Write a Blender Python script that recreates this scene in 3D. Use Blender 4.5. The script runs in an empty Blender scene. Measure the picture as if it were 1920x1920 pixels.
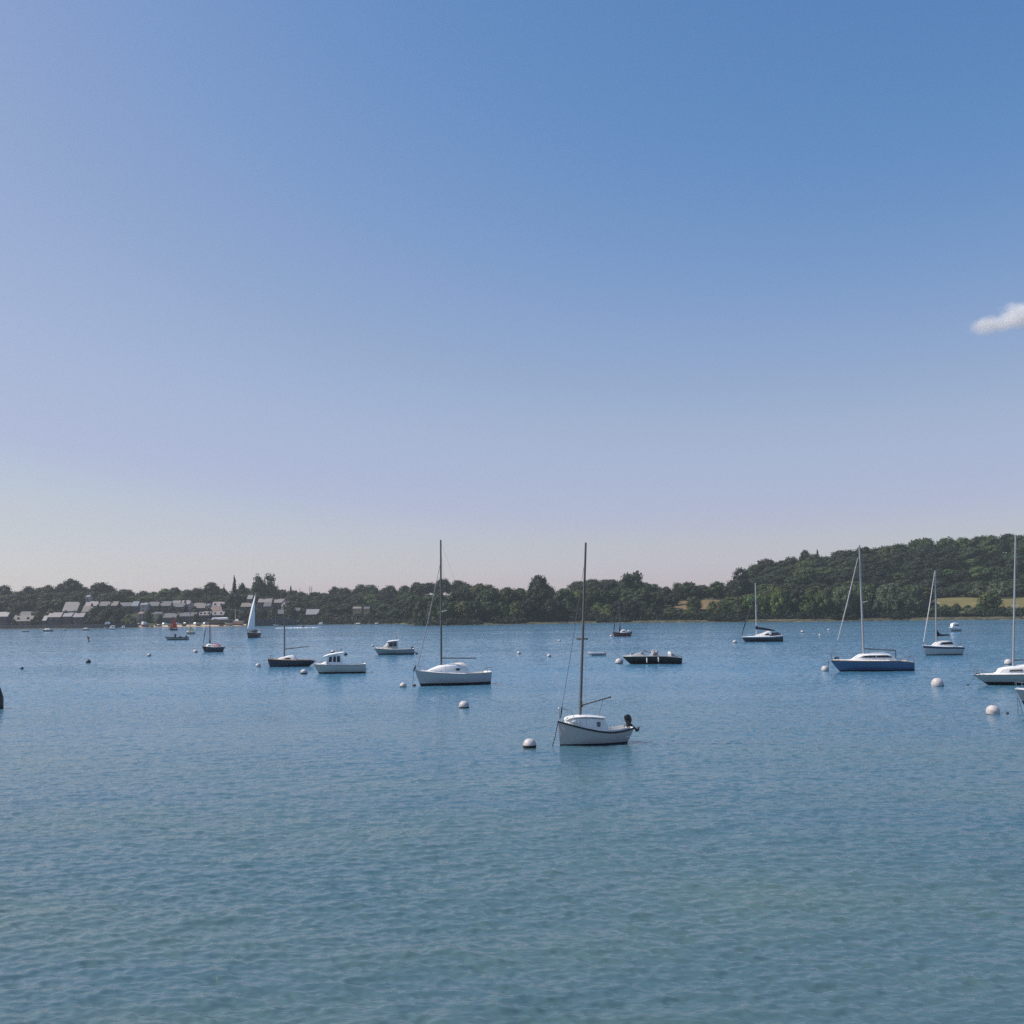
import bpy, bmesh, math, random
import numpy as np
from mathutils import Vector, Matrix, Euler

random.seed(11)
rng = np.random.default_rng(5)
scene = bpy.context.scene
C = scene.collection
R = math.radians

# ------------------------------------------------------------------ camera
F = 1900.0            # focal length in photograph pixels (1920 wide)
CAMH = 7.0
PITCH = math.atan(188.0 / F)
ROLL = -R(0.716)
cam_data = bpy.data.cameras.new('camera')
cam = bpy.data.objects.new('camera', cam_data)
C.objects.link(cam)
cam_data.sensor_width = 36.0
cam_data.lens = 36.0 * F / 1920.0
cam_data.clip_start = 0.1
cam_data.clip_end = 20000
CM = (Matrix.Translation((0, 0, CAMH)) @ Matrix.Rotation(R(90) + PITCH, 4, 'X') @ Matrix.Rotation(ROLL, 4, 'Z'))
cam.matrix_world = CM
scene.camera = cam

# ------------------------------------------------------------------ light
SUN_AZ, SUN_EL = R(-86), R(49)        # azimuth from the view direction, to the left
world = bpy.data.worlds.new("World")
scene.world = world
world.use_nodes = True
wn = world.node_tree.nodes
wl = world.node_tree.links
bg = wn['Background']
sky = wn.new('ShaderNodeTexSky')
sky.sky_type = 'NISHITA'
sky.sun_disc = False
sky.sun_elevation = SUN_EL
sky.sun_rotation = SUN_AZ
sky.altitude = 0
sky.air_density = 1.0
sky.dust_density = 0.8
sky.ozone_density = 3.0
# gentle per-channel response, as a phone camera gives the sky
SKY_S = 0.115
pre = wn.new('ShaderNodeVectorMath'); pre.operation = 'SCALE'; pre.inputs['Scale'].default_value = SKY_S
cv = wn.new('ShaderNodeRGBCurve')
for ci, pts in ((0, [(0, 0), (.131, .114), (.165, .176), (.208, .26), (.287, .37), (.363, .42), (.463, .51), (.561, .57), (1, .8)]),
                (1, [(0, 0), (.216, .246), (.325, .366), (.434, .455), (.536, .488), (.571, .525), (.653, .575), (1, .75)]),
                (2, [(0, 0), (.2, .33), (.381, .503), (.53, .60), (.57, .606), (.626, .645), (.754, .68), (1, .75)])):
    c = cv.mapping.curves[ci]
    c.points[0].location = pts[0]; c.points[1].location = pts[-1]
    for p in pts[1:-1]:
        c.points.new(*p)
cv.mapping.update()
post = wn.new('ShaderNodeVectorMath'); post.operation = 'SCALE'; post.inputs['Scale'].default_value = 1 / SKY_S
wl.new(sky.outputs[0], pre.inputs[0]); wl.new(pre.outputs[0], cv.inputs['Color']); sp2 = wn.new('ShaderNodeSeparateColor'); cb2 = wn.new('ShaderNodeCombineColor')
fr = wn.new('ShaderNodeMapRange'); fr.interpolation_type = 'SMOOTHSTEP'
for k_, v_ in (('From Min', .40), ('From Max', .54), ('To Min', 1.0), ('To Max', .935)): fr.inputs[k_].default_value = v_
mb_ = wn.new('ShaderNodeMath'); mb_.operation = 'MULTIPLY'
wl.new(cv.outputs[0], sp2.inputs[0]); wl.new(sp2.outputs['Red'], fr.inputs['Value']); wl.new(sp2.outputs['Blue'], mb_.inputs[0]); wl.new(fr.outputs[0], mb_.inputs[1])
wl.new(sp2.outputs['Red'], cb2.inputs['Red']); wl.new(sp2.outputs['Green'], cb2.inputs['Green']); wl.new(mb_.outputs[0], cb2.inputs['Blue'])
wl.new(cb2.outputs[0], post.inputs[0])
wl.new(post.outputs[0], bg.inputs[0])
bg.inputs[1].default_value = SKY_S

sun_data = bpy.data.lights.new('sun', 'SUN')
sun_data.energy = 4.8
sun_data.angle = R(0.5)
sun_data.color = (1.0, 0.94, 0.86)
sun = bpy.data.objects.new('sun', sun_data)
C.objects.link(sun)
SUNV = Vector((math.sin(SUN_AZ) * math.cos(SUN_EL), math.cos(SUN_AZ) * math.cos(SUN_EL), math.sin(SUN_EL)))
sun.rotation_euler = (-SUNV).to_track_quat('-Z', 'Y').to_euler()
sun.location = (0, 0, 300)

vs = scene.view_settings
vs.view_transform = 'Standard'
vs.look = 'None'
vs.exposure = 0.0
vs.gamma = 1.0
scene.cycles.use_denoising = False
scene.cycles.sample_clamp_direct = 3.0
scene.cycles.sample_clamp_indirect = 2.0
scene.cycles.max_bounces = 6
scene.cycles.volume_bounces = 6
scene.cycles.caustics_reflective = False
scene.cycles.caustics_refractive = False

# ------------------------------------------------------------------ helpers: projection
def horizon(px):
    return 1148.0 - (px - 960.0) * math.tan(R(0.716))
def ray(px, py):
    d = CM.to_3x3() @ Vector(((px - 960.0) / F, -(py - 960.0) / F, -1.0))
    return d
def on_water(px, py):
    d = ray(px, py)
    k = -CAMH / d.z
    return Vector((d.x * k, d.y * k, 0.0))
def at_depth(px, Y):
    """ground-plan point at depth Y under picture column px (taken at the horizon)"""
    d = ray(px, horizon(px))
    return Vector((d.x / d.y * Y, Y, 0.0))
def z_at(px, py, Y):
    d = ray(px, py)
    return CAMH + d.z / d.y * Y

# ------------------------------------------------------------------ helpers: materials
MATS = {}
def mat(name, col, rough=0.5, metal=0.0, var=0.12, scale=6.0, spec=0.5, coat=0.0, bump=0.0, stain=None, stain_amt=0.35, stain_scale=2.0):
    if name in MATS:
        return MATS[name]
    m = bpy.data.materials.new(name)
    m.use_nodes = True
    nt = m.node_tree
    b = nt.nodes['Principled BSDF']
    b.inputs['Roughness'].default_value = rough
    b.inputs['Metallic'].default_value = metal
    b.inputs['Specular IOR Level'].default_value = spec
    if coat:
        b.inputs['Coat Weight'].default_value = coat
        b.inputs['Coat Roughness'].default_value = 0.1
    tc = nt.nodes.new('ShaderNodeTexCoord')
    n = nt.nodes.new('ShaderNodeTexNoise')
    n.inputs['Scale'].default_value = scale
    n.inputs['Detail'].default_value = 5
    nt.links.new(tc.outputs['Object'], n.inputs['Vector'])
    cr = nt.nodes.new('ShaderNodeValToRGB')
    cr.color_ramp.elements[0].position = 0.3
    cr.color_ramp.elements[1].position = 0.7
    cr.color_ramp.elements[0].color = (*[c * (1 - var) for c in col], 1)
    cr.color_ramp.elements[1].color = (*[min(1, c * (1 + var)) for c in col], 1)
    nt.links.new(n.outputs['Fac'], cr.inputs['Fac'])
    out = cr.outputs['Color']
    if stain:
        n2 = nt.nodes.new('ShaderNodeTexNoise')
        n2.inputs['Scale'].default_value = stain_scale
        n2.inputs['Detail'].default_value = 6
        nt.links.new(tc.outputs['Object'], n2.inputs['Vector'])
        r2 = nt.nodes.new('ShaderNodeValToRGB')
        r2.color_ramp.elements[0].position = 0.5
        r2.color_ramp.elements[1].position = 0.72
        r2.color_ramp.elements[0].color = (0, 0, 0, 1)
        r2.color_ramp.elements[1].color = (stain_amt,) * 3 + (1,)
        nt.links.new(n2.outputs['Fac'], r2.inputs['Fac'])
        mx = nt.nodes.new('ShaderNodeMix')
        mx.data_type = 'RGBA'
        mx.inputs['B'].default_value = (*stain, 1)
        nt.links.new(r2.outputs['Color'], mx.inputs['Factor'])
        nt.links.new(out, mx.inputs['A'])
        out = mx.outputs['Result']
    nt.links.new(out, b.inputs['Base Color'])
    if bump:
        bp = nt.nodes.new('ShaderNodeBump')
        bp.inputs['Strength'].default_value = bump
        bp.inputs['Distance'].default_value = 0.05
        nt.links.new(n.outputs['Fac'], bp.inputs['Height'])
        nt.links.new(bp.outputs['Normal'], b.inputs['Normal'])
    MATS[name] = m
    return m

WHITE = mat('weathered_shade_toned_topsides', (0.41, 0.405, 0.40), 0.4, var=0.05, stain=(0.45, 0.42, 0.33), stain_amt=0.3)  # hull tones WHITE, OFFW, GREYHULL lowered to paint in the shaded hull sides
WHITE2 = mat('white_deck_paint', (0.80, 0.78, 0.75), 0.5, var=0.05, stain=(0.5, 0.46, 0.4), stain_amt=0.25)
OFFW = mat('aged_shade_toned_gelcoat', (0.42, 0.41, 0.38), 0.4, var=0.06, stain=(0.36, 0.33, 0.25), stain_amt=0.5)  # stains are wear; the low base tone paints in hull shade
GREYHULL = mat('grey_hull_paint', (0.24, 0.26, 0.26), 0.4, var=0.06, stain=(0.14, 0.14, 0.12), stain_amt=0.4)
NAVY = mat('navy_hull_paint', (0.012, 0.017, 0.035), 0.3, var=0.1, coat=0.3)
BLUE = mat('blue_hull_paint', (0.055, 0.115, 0.215), 0.35, var=0.08, coat=0.3)
BLACK = mat('black_paint', (0.012, 0.012, 0.014), 0.35, var=0.2)
ANTI = mat('dark_antifouling_paint', (0.014, 0.016, 0.024), 0.7, var=0.3, stain=(0.03, 0.04, 0.02))
BROWN = mat('varnished_brown_hull', (0.12, 0.06, 0.045), 0.4, var=0.2)
REDH = mat('dull_red_hull_paint', (0.16, 0.03, 0.022), 0.4, var=0.12)
TEAK = mat('teak_trim', (0.34, 0.2, 0.11), 0.6, var=0.2)
TAN = mat('weathered_wood_hull', (0.45, 0.26, 0.17), 0.7, var=0.2)
ALU = mat('anodised_alloy_spar', (0.36, 0.36, 0.37), 0.45, metal=0.3, var=0.06)
DARKSPAR = mat('dark_alloy_spar', (0.13, 0.12, 0.115), 0.5, metal=0.2, var=0.1)
WOODSPAR = mat('varnished_wood_spar', (0.3, 0.17, 0.09), 0.45, var=0.2)
STEEL = mat('stainless_steel_rail', (0.45, 0.45, 0.46), 0.3, metal=0.9, var=0.05)
WIRE = mat('rigging_wire', (0.16, 0.16, 0.17), 0.5, metal=0.3, var=0.1)
ROPE = mat('wet_rope', (0.05, 0.047, 0.05), 0.9, var=0.3)
NAVYCLOTH = mat('navy_canvas', (0.011, 0.015, 0.04), 0.9, var=0.3, bump=0.4)
SAIL = mat('white_sailcloth', (0.76, 0.74, 0.7), 0.7, var=0.05, scale=1.2)
FURLED = mat('furled_sail_cloth', (0.5, 0.48, 0.46), 0.8, var=0.15)
def cloth(name, c, tr):
    m = mat(name, c, 0.8, var=.05, scale=1.2)
    nt = m.node_tree
    t = nt.nodes.new('ShaderNodeBsdfTranslucent'); t.inputs['Color'].default_value = (*c, 1)
    x = nt.nodes.new('ShaderNodeMixShader'); x.inputs[0].default_value = tr
    nt.links.new(nt.nodes['Principled BSDF'].outputs[0], x.inputs[1]); nt.links.new(t.outputs[0], x.inputs[2])
    nt.links.new(x.outputs[0], nt.nodes['Material Output'].inputs['Surface'])
    return m
SAIL = cloth('white_dacron_sail', (0.9, 0.86, 0.8), .06)
REDSAIL = cloth('tan_red_sailcloth', (0.6, 0.06, 0.035), .5)
YELLOW = mat('pale_yellow_canvas', (0.62, 0.55, 0.22), 0.8, var=0.1)
PINK = mat('faded_pink_canvas', (0.6, 0.36, 0.33), 0.8, var=0.1)
GLASS = mat('dark_window_glass', (0.012, 0.013, 0.017), 0.08, var=0.3)
GLASSB = mat('blue_grey_window_glass', (0.05, 0.065, 0.1), 0.1, var=0.3)
RUBBER = mat('grey_inflatable_rubber', (0.3, 0.31, 0.35), 0.6, var=0.1)
BUOYW = mat('white_buoy_plastic', (0.52, 0.48, 0.47), 0.5, var=0.08, scale=3, stain=(0.26, 0.22, 0.16), stain_amt=0.7, stain_scale=3.5)
BUOYP = mat('pinkish_buoy_plastic', (0.66, 0.5, 0.47), 0.5, var=0.1, scale=3, stain=(0.3, 0.22, 0.18), stain_amt=0.5)
BUOYD = mat('dark_buoy_plastic', (0.03, 0.03, 0.034), 0.6, var=0.3)
BUOYR = mat('dull_red_buoy_plastic', (0.16, 0.035, 0.04), 0.6, var=0.2)
WEED_SHADE = mat('weed_and_shade_waterline', (0.02, 0.022, 0.016), 0.85, var=0.5, scale=9, bump=0.6)  # weed colour that also paints the shaded undersides of most buoys
ORANGE = mat('orange_paint', (0.6, 0.16, 0.04), 0.6, var=0.1)

# ------------------------------------------------------------------ helpers: meshes
class MB:
    def __init__(s):
        s.v = []; s.f = []
    def add(s, vs_, fs_):
        o = len(s.v)
        s.v += [tuple(p) for p in vs_]
        s.f += [tuple(i + o for i in f) for f in fs_]
        return s
    def box(s, x0, x1, y0, y1, z0, z1):
        return s.add([(x, y, z) for x in (x0, x1) for y in (y0, y1) for z in (z0, z1)],
                     [(0, 1, 3, 2), (4, 6, 7, 5), (0, 4, 5, 1), (2, 3, 7, 6), (0, 2, 6, 4), (1, 5, 7, 3)])
    def tube(s, pts, r, n=8, cap=True):
        pts = [Vector(p) for p in pts]
        rs = r if isinstance(r, (list, tuple)) else [r] * len(pts)
        vs_, fs_ = [], []
        prev = None
        for i, p in enumerate(pts):
            a = pts[max(i - 1, 0)]; b = pts[min(i + 1, len(pts) - 1)]
            d = (b - a).normalized()
            u = prev - d * prev.dot(d) if prev is not None else None
            if u is None or u.length < 1e-5:
                u = d.orthogonal()
            u.normalize(); prev = u
            w = d.cross(u)
            for k in range(n):
                t = 2 * math.pi * k / n
                vs_.append(p + (u * math.cos(t) + w * math.sin(t)) * rs[i])
        for i in range(len(pts) - 1):
            for k in range(n):
                k2 = (k + 1) % n
                fs_.append((i * n + k, i * n + k2, (i + 1) * n + k2, (i + 1) * n + k))
        if cap:
            fs_.append(tuple(range(n))[::-1])
            fs_.append(tuple((len(pts) - 1) * n + k for k in range(n)))
        return s.add(vs_, fs_)
    def loft(s, secs, cap=True, closed=False):
        n = len(secs[0]); vs_ = [p for sec in secs for p in sec]; fs_ = []
        for i in range(len(secs) - 1):
            for k in range(n if closed else n - 1):
                k2 = (k + 1) % n
                fs_.append((i * n + k, i * n + k2, (i + 1) * n + k2, (i + 1) * n + k))
        if cap:
            fs_.append(tuple(range(n))[::-1])
            fs_.append(tuple((len(secs) - 1) * n + k for k in range(n)))
        return s.add(vs_, fs_)
    def lathe(s, prof, n=20, c=(0, 0, 0)):
        secs = []
        for r, z in prof:
            secs.append([(c[0] + r * math.cos(2 * math.pi * k / n), c[1] + r * math.sin(2 * math.pi * k / n), c[2] + z) for k in range(n)])
        return s.loft(secs, cap=True, closed=True)
    def ell(s, c, r, nu=14, nv=9):
        prof = []
        secs = []
        for j in range(nv + 1):
            t = -math.pi / 2 + math.pi * j / nv
            cr = max(math.cos(t), 1e-3)
            secs.append([(c[0] + r[0] * cr * math.cos(2 * math.pi * k / nu), c[1] + r[1] * cr * math.sin(2 * math.pi * k / nu), c[2] + r[2] * math.sin(t)) for k in range(nu)])
        return s.loft(secs, cap=True, closed=True)
    def build(s, name, m, parent=None, smooth=True, label=None):
        me = bpy.data.meshes.new(name)
        me.from_pydata(s.v, [], s.f)
        bm = bmesh.new(); bm.from_mesh(me)
        bmesh.ops.recalc_face_normals(bm, faces=bm.faces)
        bm.to_mesh(me); bm.free()
        me.materials.append(m)
        if smooth:
            me.polygons.foreach_set('use_smooth', [True] * len(me.polygons))
            me.set_sharp_from_angle(angle=R(38))
        o = bpy.data.objects.new(name, me)
        C.objects.link(o)
        if parent is not None:
            o.parent = parent
        if label:
            o['label'] = label
        return o

def tag(o, label, cat, group=None, kind=None):
    o['label'] = label
    o['category'] = cat
    if group: o['group'] = group
    if kind: o['kind'] = kind
    return o
def thing(name, label, cat, loc, rz=0.0, group=None, roll=0.0):
    o = bpy.data.objects.new(name, None)
    o.empty_display_size = 0.3
    C.objects.link(o)
    o.location = loc
    o.rotation_euler = (roll, 0, rz)
    return tag(o, label, cat, group)
def grid_object(name, verts, nr, nc, m, smooth=True):
    """numpy (nr*nc,3) -> quad grid mesh"""
    me = bpy.data.meshes.new(name)
    i = np.arange(nr - 1)[:, None] * nc + np.arange(nc - 1)[None, :]
    q = np.stack([i, i + 1, i + 1 + nc, i + nc], -1).reshape(-1)
    nf = (nr - 1) * (nc - 1)
    me.vertices.add(nr * nc); me.loops.add(nf * 4); me.polygons.add(nf)
    me.vertices.foreach_set('co', verts.astype(np.float32).reshape(-1))
    me.loops.foreach_set('vertex_index', q.astype(np.int32))
    me.polygons.foreach_set('loop_start', (np.arange(nf) * 4).astype(np.int32))
    me.polygons.foreach_set('loop_total', np.full(nf, 4, np.int32))
    me.polygons.foreach_set('use_smooth', np.full(nf, smooth, bool))
    me.update(); me.validate()
    me.materials.append(m)
    o = bpy.data.objects.new(name, me)
    C.objects.link(o)
    return o

# ------------------------------------------------------------------ shore and terrain
SHORE_PX = [-900, -100, 0, 200, 300, 430, 600, 700, 764, 785, 830, 960, 1100, 1300, 1500, 1640, 1800, 1920, 2100, 2900]
SHORE_PY = [1188, 1181, 1180, 1178, 1176.5, 1175, 1171.5, 1170.5, 1170.3, 1173.5, 1173, 1171, 1168.5, 1167.2, 1166, 1164, 1162.5, 1162, 1161, 1154]
_sp = np.arange(-900, 2901, 10.0)
_sy = np.interp(_sp, SHORE_PX, SHORE_PY)
_sY = np.array([on_water(a, b).y for a, b in zip(_sp, _sy)])
def shoreY(px):
    return np.interp(px, _sp, _sY)
TT = [-60, 0, 12, 35, 70, 110, 160, 290, 420, 600, 900]
TC = {
    -900: [-4, 0, 1.8, 2.5, 7, 12, 19, 21, 22, 22, 22],
    0:    [-4, 0, 1.9, 2.4, 6.5, 11.5, 18, 20, 20, 20, 20],
    130:  [-4, 0, 1.9, 2.4, 7.5, 12.5, 20, 23, 23, 22, 22],
    300:  [-3, 0, 1.3, 2.4, 10.0, 13, 16, 17, 17, 16, 16],
    450:  [-3, 0, 1.2, 2.4, 9.0, 13, 16, 17, 17, 16, 16],
    600:  [-3, 0, 1.2, 3.2, 6.5, 10, 14, 16, 16, 16, 16],
    720:  [-3, 0, 1.2, 3.5, 7.5, 11.5, 16, 18, 18, 18, 18],
    764:  [-3, 0, 1.2, 3.5, 8.5, 12, 16, 20, 22, 22, 22],
    790:  [-3, 0, 1.3, 5.5, 8.5, 11, 14, 23, 23, 22, 22],
    950:  [-3, 0, 1.3, 5.5, 9.5, 12, 14, 21, 22, 22, 22],
    1100: [-3, 0, 1.3, 5, 9.5, 12, 16, 24, 25, 24, 24],
    1200: [-3, 0, 1.3, 5, 9.5, 12, 16, 24, 25, 24, 24],
    1300: [-3, 0, 1.3, 7.2, 12, 14, 15, 20, 22, 22, 22],
    1400: [-3, 0, 1.4, 6.0, 11.5, 14, 19, 29, 30, 30, 30],
    1450: [-3, 0, 1.5, 6.0, 10.5, 14, 21, 35, 36, 36, 36],
    1520: [-3, 0, 1.5, 6.0, 10.0, 13.5, 19, 37, 39, 40, 40],
    1600: [-3, 0, 1.5, 5.5, 9.5, 13, 18, 39, 43, 44, 44],
    1750: [-3, 0, 1.5, 5.0, 9.0, 12.3, 16, 45, 49, 50, 50],
    1920: [-3, 0, 1.5, 5.0, 9.0, 12.3, 17, 50, 54, 54, 54],
    2900: [-3, 0, 1.5, 5.0, 9.0, 12.3, 17, 50, 54, 54, 54],
}
_tk = sorted(TC)
def ground(px, t):
    col = [np.interp(t, TT, TC[k]) for k in _tk]
    return float(np.interp(px, _tk, col))
def land(px, t):
    """world point on the ground, t metres behind the waterline under picture column px"""
    Y = float(shoreY(px)) + t
    p = at_depth(px, Y)
    p.z = ground(px, t)
    return p

def ground_mat(name, c1, c2, scale, rough=0.95, bump=0.4, c3=None):
    m = bpy.data.materials.new(name); m.use_nodes = True
    nt = m.node_tree; b = nt.nodes['Principled BSDF']
    b.inputs['Roughness'].default_value = rough
    b.inputs['Specular IOR Level'].default_value = 0.2
    g = nt.nodes.new('ShaderNodeNewGeometry')
    n = nt.nodes.new('ShaderNodeTexNoise'); n.inputs['Scale'].default_value = scale; n.inputs['Detail'].default_value = 8
    nt.links.new(g.outputs['Position'], n.inputs['Vector'])
    cr = nt.nodes.new('ShaderNodeValToRGB')
    cr.color_ramp.elements[0].position = 0.32; cr.color_ramp.elements[1].position = 0.68
    cr.color_ramp.elements[0].color = (*c1, 1); cr.color_ramp.elements[1].color = (*c2, 1)
    if c3:
        e = cr.color_ramp.elements.new(0.5); e.color = (*c3, 1)
    nt.links.new(n.outputs['Fac'], cr.inputs['Fac'])
    nt.links.new(cr.outputs['Color'], b.inputs['Base Color'])
    bp = nt.nodes.new('ShaderNodeBump'); bp.inputs['Strength'].default_value = bump; bp.inputs['Distance'].default_value = 0.3
    nt.links.new(n.outputs['Fac'], bp.inputs['Height']); nt.links.new(bp.outputs['Normal'], b.inputs['Normal'])
    return m

M_HILL = ground_mat('rough_hillside_grass', (0.02, 0.03, 0.013), (0.045, 0.06, 0.022), 0.12)
M_SHORE = ground_mat('muddy_shingle', (0.04, 0.038, 0.025), (0.15, 0.13, 0.095), 0.25, c3=(0.075, 0.078, 0.042))
M_SAND = ground_mat('pale_sand', (0.36, 0.27, 0.2), (0.5, 0.4, 0.31), 0.4)
M_FIELD = ground_mat('dry_hay_field', (0.13, 0.115, 0.04), (0.18, 0.16, 0.06), 0.05, c3=(0.15, 0.125, 0.045))
M_FIELDT = ground_mat('ripe_tan_field', (0.14, 0.095, 0.045), (0.2, 0.135, 0.062), 0.06)

def terrain(name, ts, m, amp):
    pxs = np.arange(-900, 2901, 16.0)
    vv = []
    for t in ts:
        for p in pxs:
            q = land(p, t)
            if t > 0 and amp:
                q.z += amp * math.sin(q.x * 0.11 + t * 0.07) * math.sin(t * 0.13 + q.x * 0.031)
            vv.append(q)
    o = grid_object(name, np.array([tuple(q) for q in vv]), len(ts), len(pxs), m)
    o['kind'] = 'structure'
    return o
terrain('shore', [-60, -25, -8, -2, 0, 2, 4, 6, 8, 10, 12], M_SHORE, 0.12)['label'] = 'muddy shingle foreshore along the far bank'
terrain('hillside', [12, 16, 22, 28, 35, 45, 55, 70, 85, 100, 120, 140, 160, 180, 200, 230, 260, 290, 330, 380, 420, 600, 900], M_HILL, 0.0)['label'] = 'wooded rising ground behind the far shore'

def patch(name, p0, p1, t0, t1, m, lift, np_=24, nt_=10):
    vv = []
    for i in range(nt_ + 1):
        for j in range(np_ + 1):
            fr = j / np_; ft = i / nt_
            wob = 1.0 + 0.15 * math.sin(fr * 9 + p0)
            q = land(p0 + (p1 - p0) * fr, t0 + (t1 - t0) * ft * wob)
            q.z += lift
            vv.append(tuple(q))
    o = grid_object(name, np.array(vv), nt_ + 1, np_ + 1, m)
    o['kind'] = 'structure'
    return o
patch('beach', 262, 470, 0.5, 11.5, M_SAND, 0.16)['label'] = 'pale sandy beach below the town'
patch('field', 1740, 1990, 33, 104, M_FIELD, 0.3)['label'] = 'dry olive-yellow hay field under the wooded hill'
patch('field', 1264, 1352, 36, 92, M_FIELDT, 0.3)['label'] = 'tan stubble field between shoreline trees'
patch('field', 1402, 1450, 60, 86, M_FIELDT, 0.3)['label'] = 'small tan field beside the wood'

# ------------------------------------------------------------------ water
def wave_tile(n, size, peak, wind, spread, seed):
    r = np.random.default_rng(seed)
    k1 = 2 * np.pi * np.fft.fftfreq(n, size / n)
    kx, ky = np.meshgrid(k1, k1)
    k = np.hypot(kx, ky); k[0, 0] = 1e-6
    kp = 2 * np.pi / peak
    c = (kx * wind[0] + ky * wind[1]) / k
    P = np.exp(-1.25 * (kp / k) ** 2) / k ** 3.6 * (np.abs(c) ** spread * np.where(c > 0, 1, 0.25) + 0.03)
    P *= np.exp(-(k * 0.022) ** 2)
    P[0, 0] = 0
    a = (r.normal(size=(n, n)) + 1j * r.normal(size=(n, n))) * np.sqrt(P)
    h = np.fft.ifft2(a).real
    sx = (np.roll(h, -1, 1) - h) / (size / n)
    sy = (np.roll(h, -1, 0) - h) / (size / n)
    return h / math.sqrt((sx ** 2).mean() + (sy ** 2).mean())
def sample(tile, size, x, y):
    n = tile.shape[0]
    u = (x / size * n) % n; v = (y / size * n) % n
    i = np.floor(u).astype(int); j = np.floor(v).astype(int)
    a = u - i; b = v - j
    i %= n; j %= n
    i2 = (i + 1) % n; j2 = (j + 1) % n
    return tile[j, i] * (1 - a) * (1 - b) + tile[j, i2] * a * (1 - b) + tile[j2, i] * (1 - a) * b + tile[j2, i2] * a * b
T1 = wave_tile(768, 31.0, 1.15, (0.22, -0.97), 5.0, 3)
T2 = wave_tile(512, 19.0, 0.62, (-0.2, -0.98), 4.0, 8)
T3 = wave_tile(256, 93.0, 5.0, (0.6, -0.8), 3.0, 21)
WAKES = [(240.0, 0.2, 2.2), (398.0, 0.05, 5.0), (330.0, -0.3, 3.0)]     # wake crests: depth on axis, slope, width
def height(x, y):
    ca, sa = math.cos(0.3), math.sin(0.3)
    h = 0.085 * sample(T1, 31.0, x, y) + 0.17 * sample(T2, 19.0, x * ca - y * sa, x * sa + y * ca) + 0.03 * sample(T3, 93.0, x, y)
    g = 1.0 + 0.35 * np.sin(x * 0.043 + 1.3 + 0.6 * np.sin(y * 0.031)) * np.sin(y * 0.057 + 0.4)
    for (d0, s_, w) in WAKES:
        h = h * (1 - .85 * np.exp(-((y - s_ * x - d0) / w) ** 2))
    return h * g
def make_water():
    rs = [9.0]
    while rs[-1] < 900:
        rs.append(rs[-1] * 1.0031)
    rs = np.array(rs)
    th = np.concatenate([np.linspace(-1.45, -0.62, 90)[:-1], np.linspace(-0.62, 0.62, 520), np.linspace(0.62, 1.45, 90)[1:]])
    Rr, Th = np.meshgrid(rs, th, indexing='ij')
    x = Rr * np.sin(Th); y = Rr * np.cos(Th)
    z = height(x, y)
    fade = np.clip((np.abs(Th) - 0.62) / 0.05, 0, 1)
    z *= 1 - 0.8 * fade
    y = y - 0.9 * z          # wavelets lean towards this bank, driven by the breeze
    return np.stack([x, y, z], -1).reshape(-1, 3), len(rs), len(th)
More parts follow.
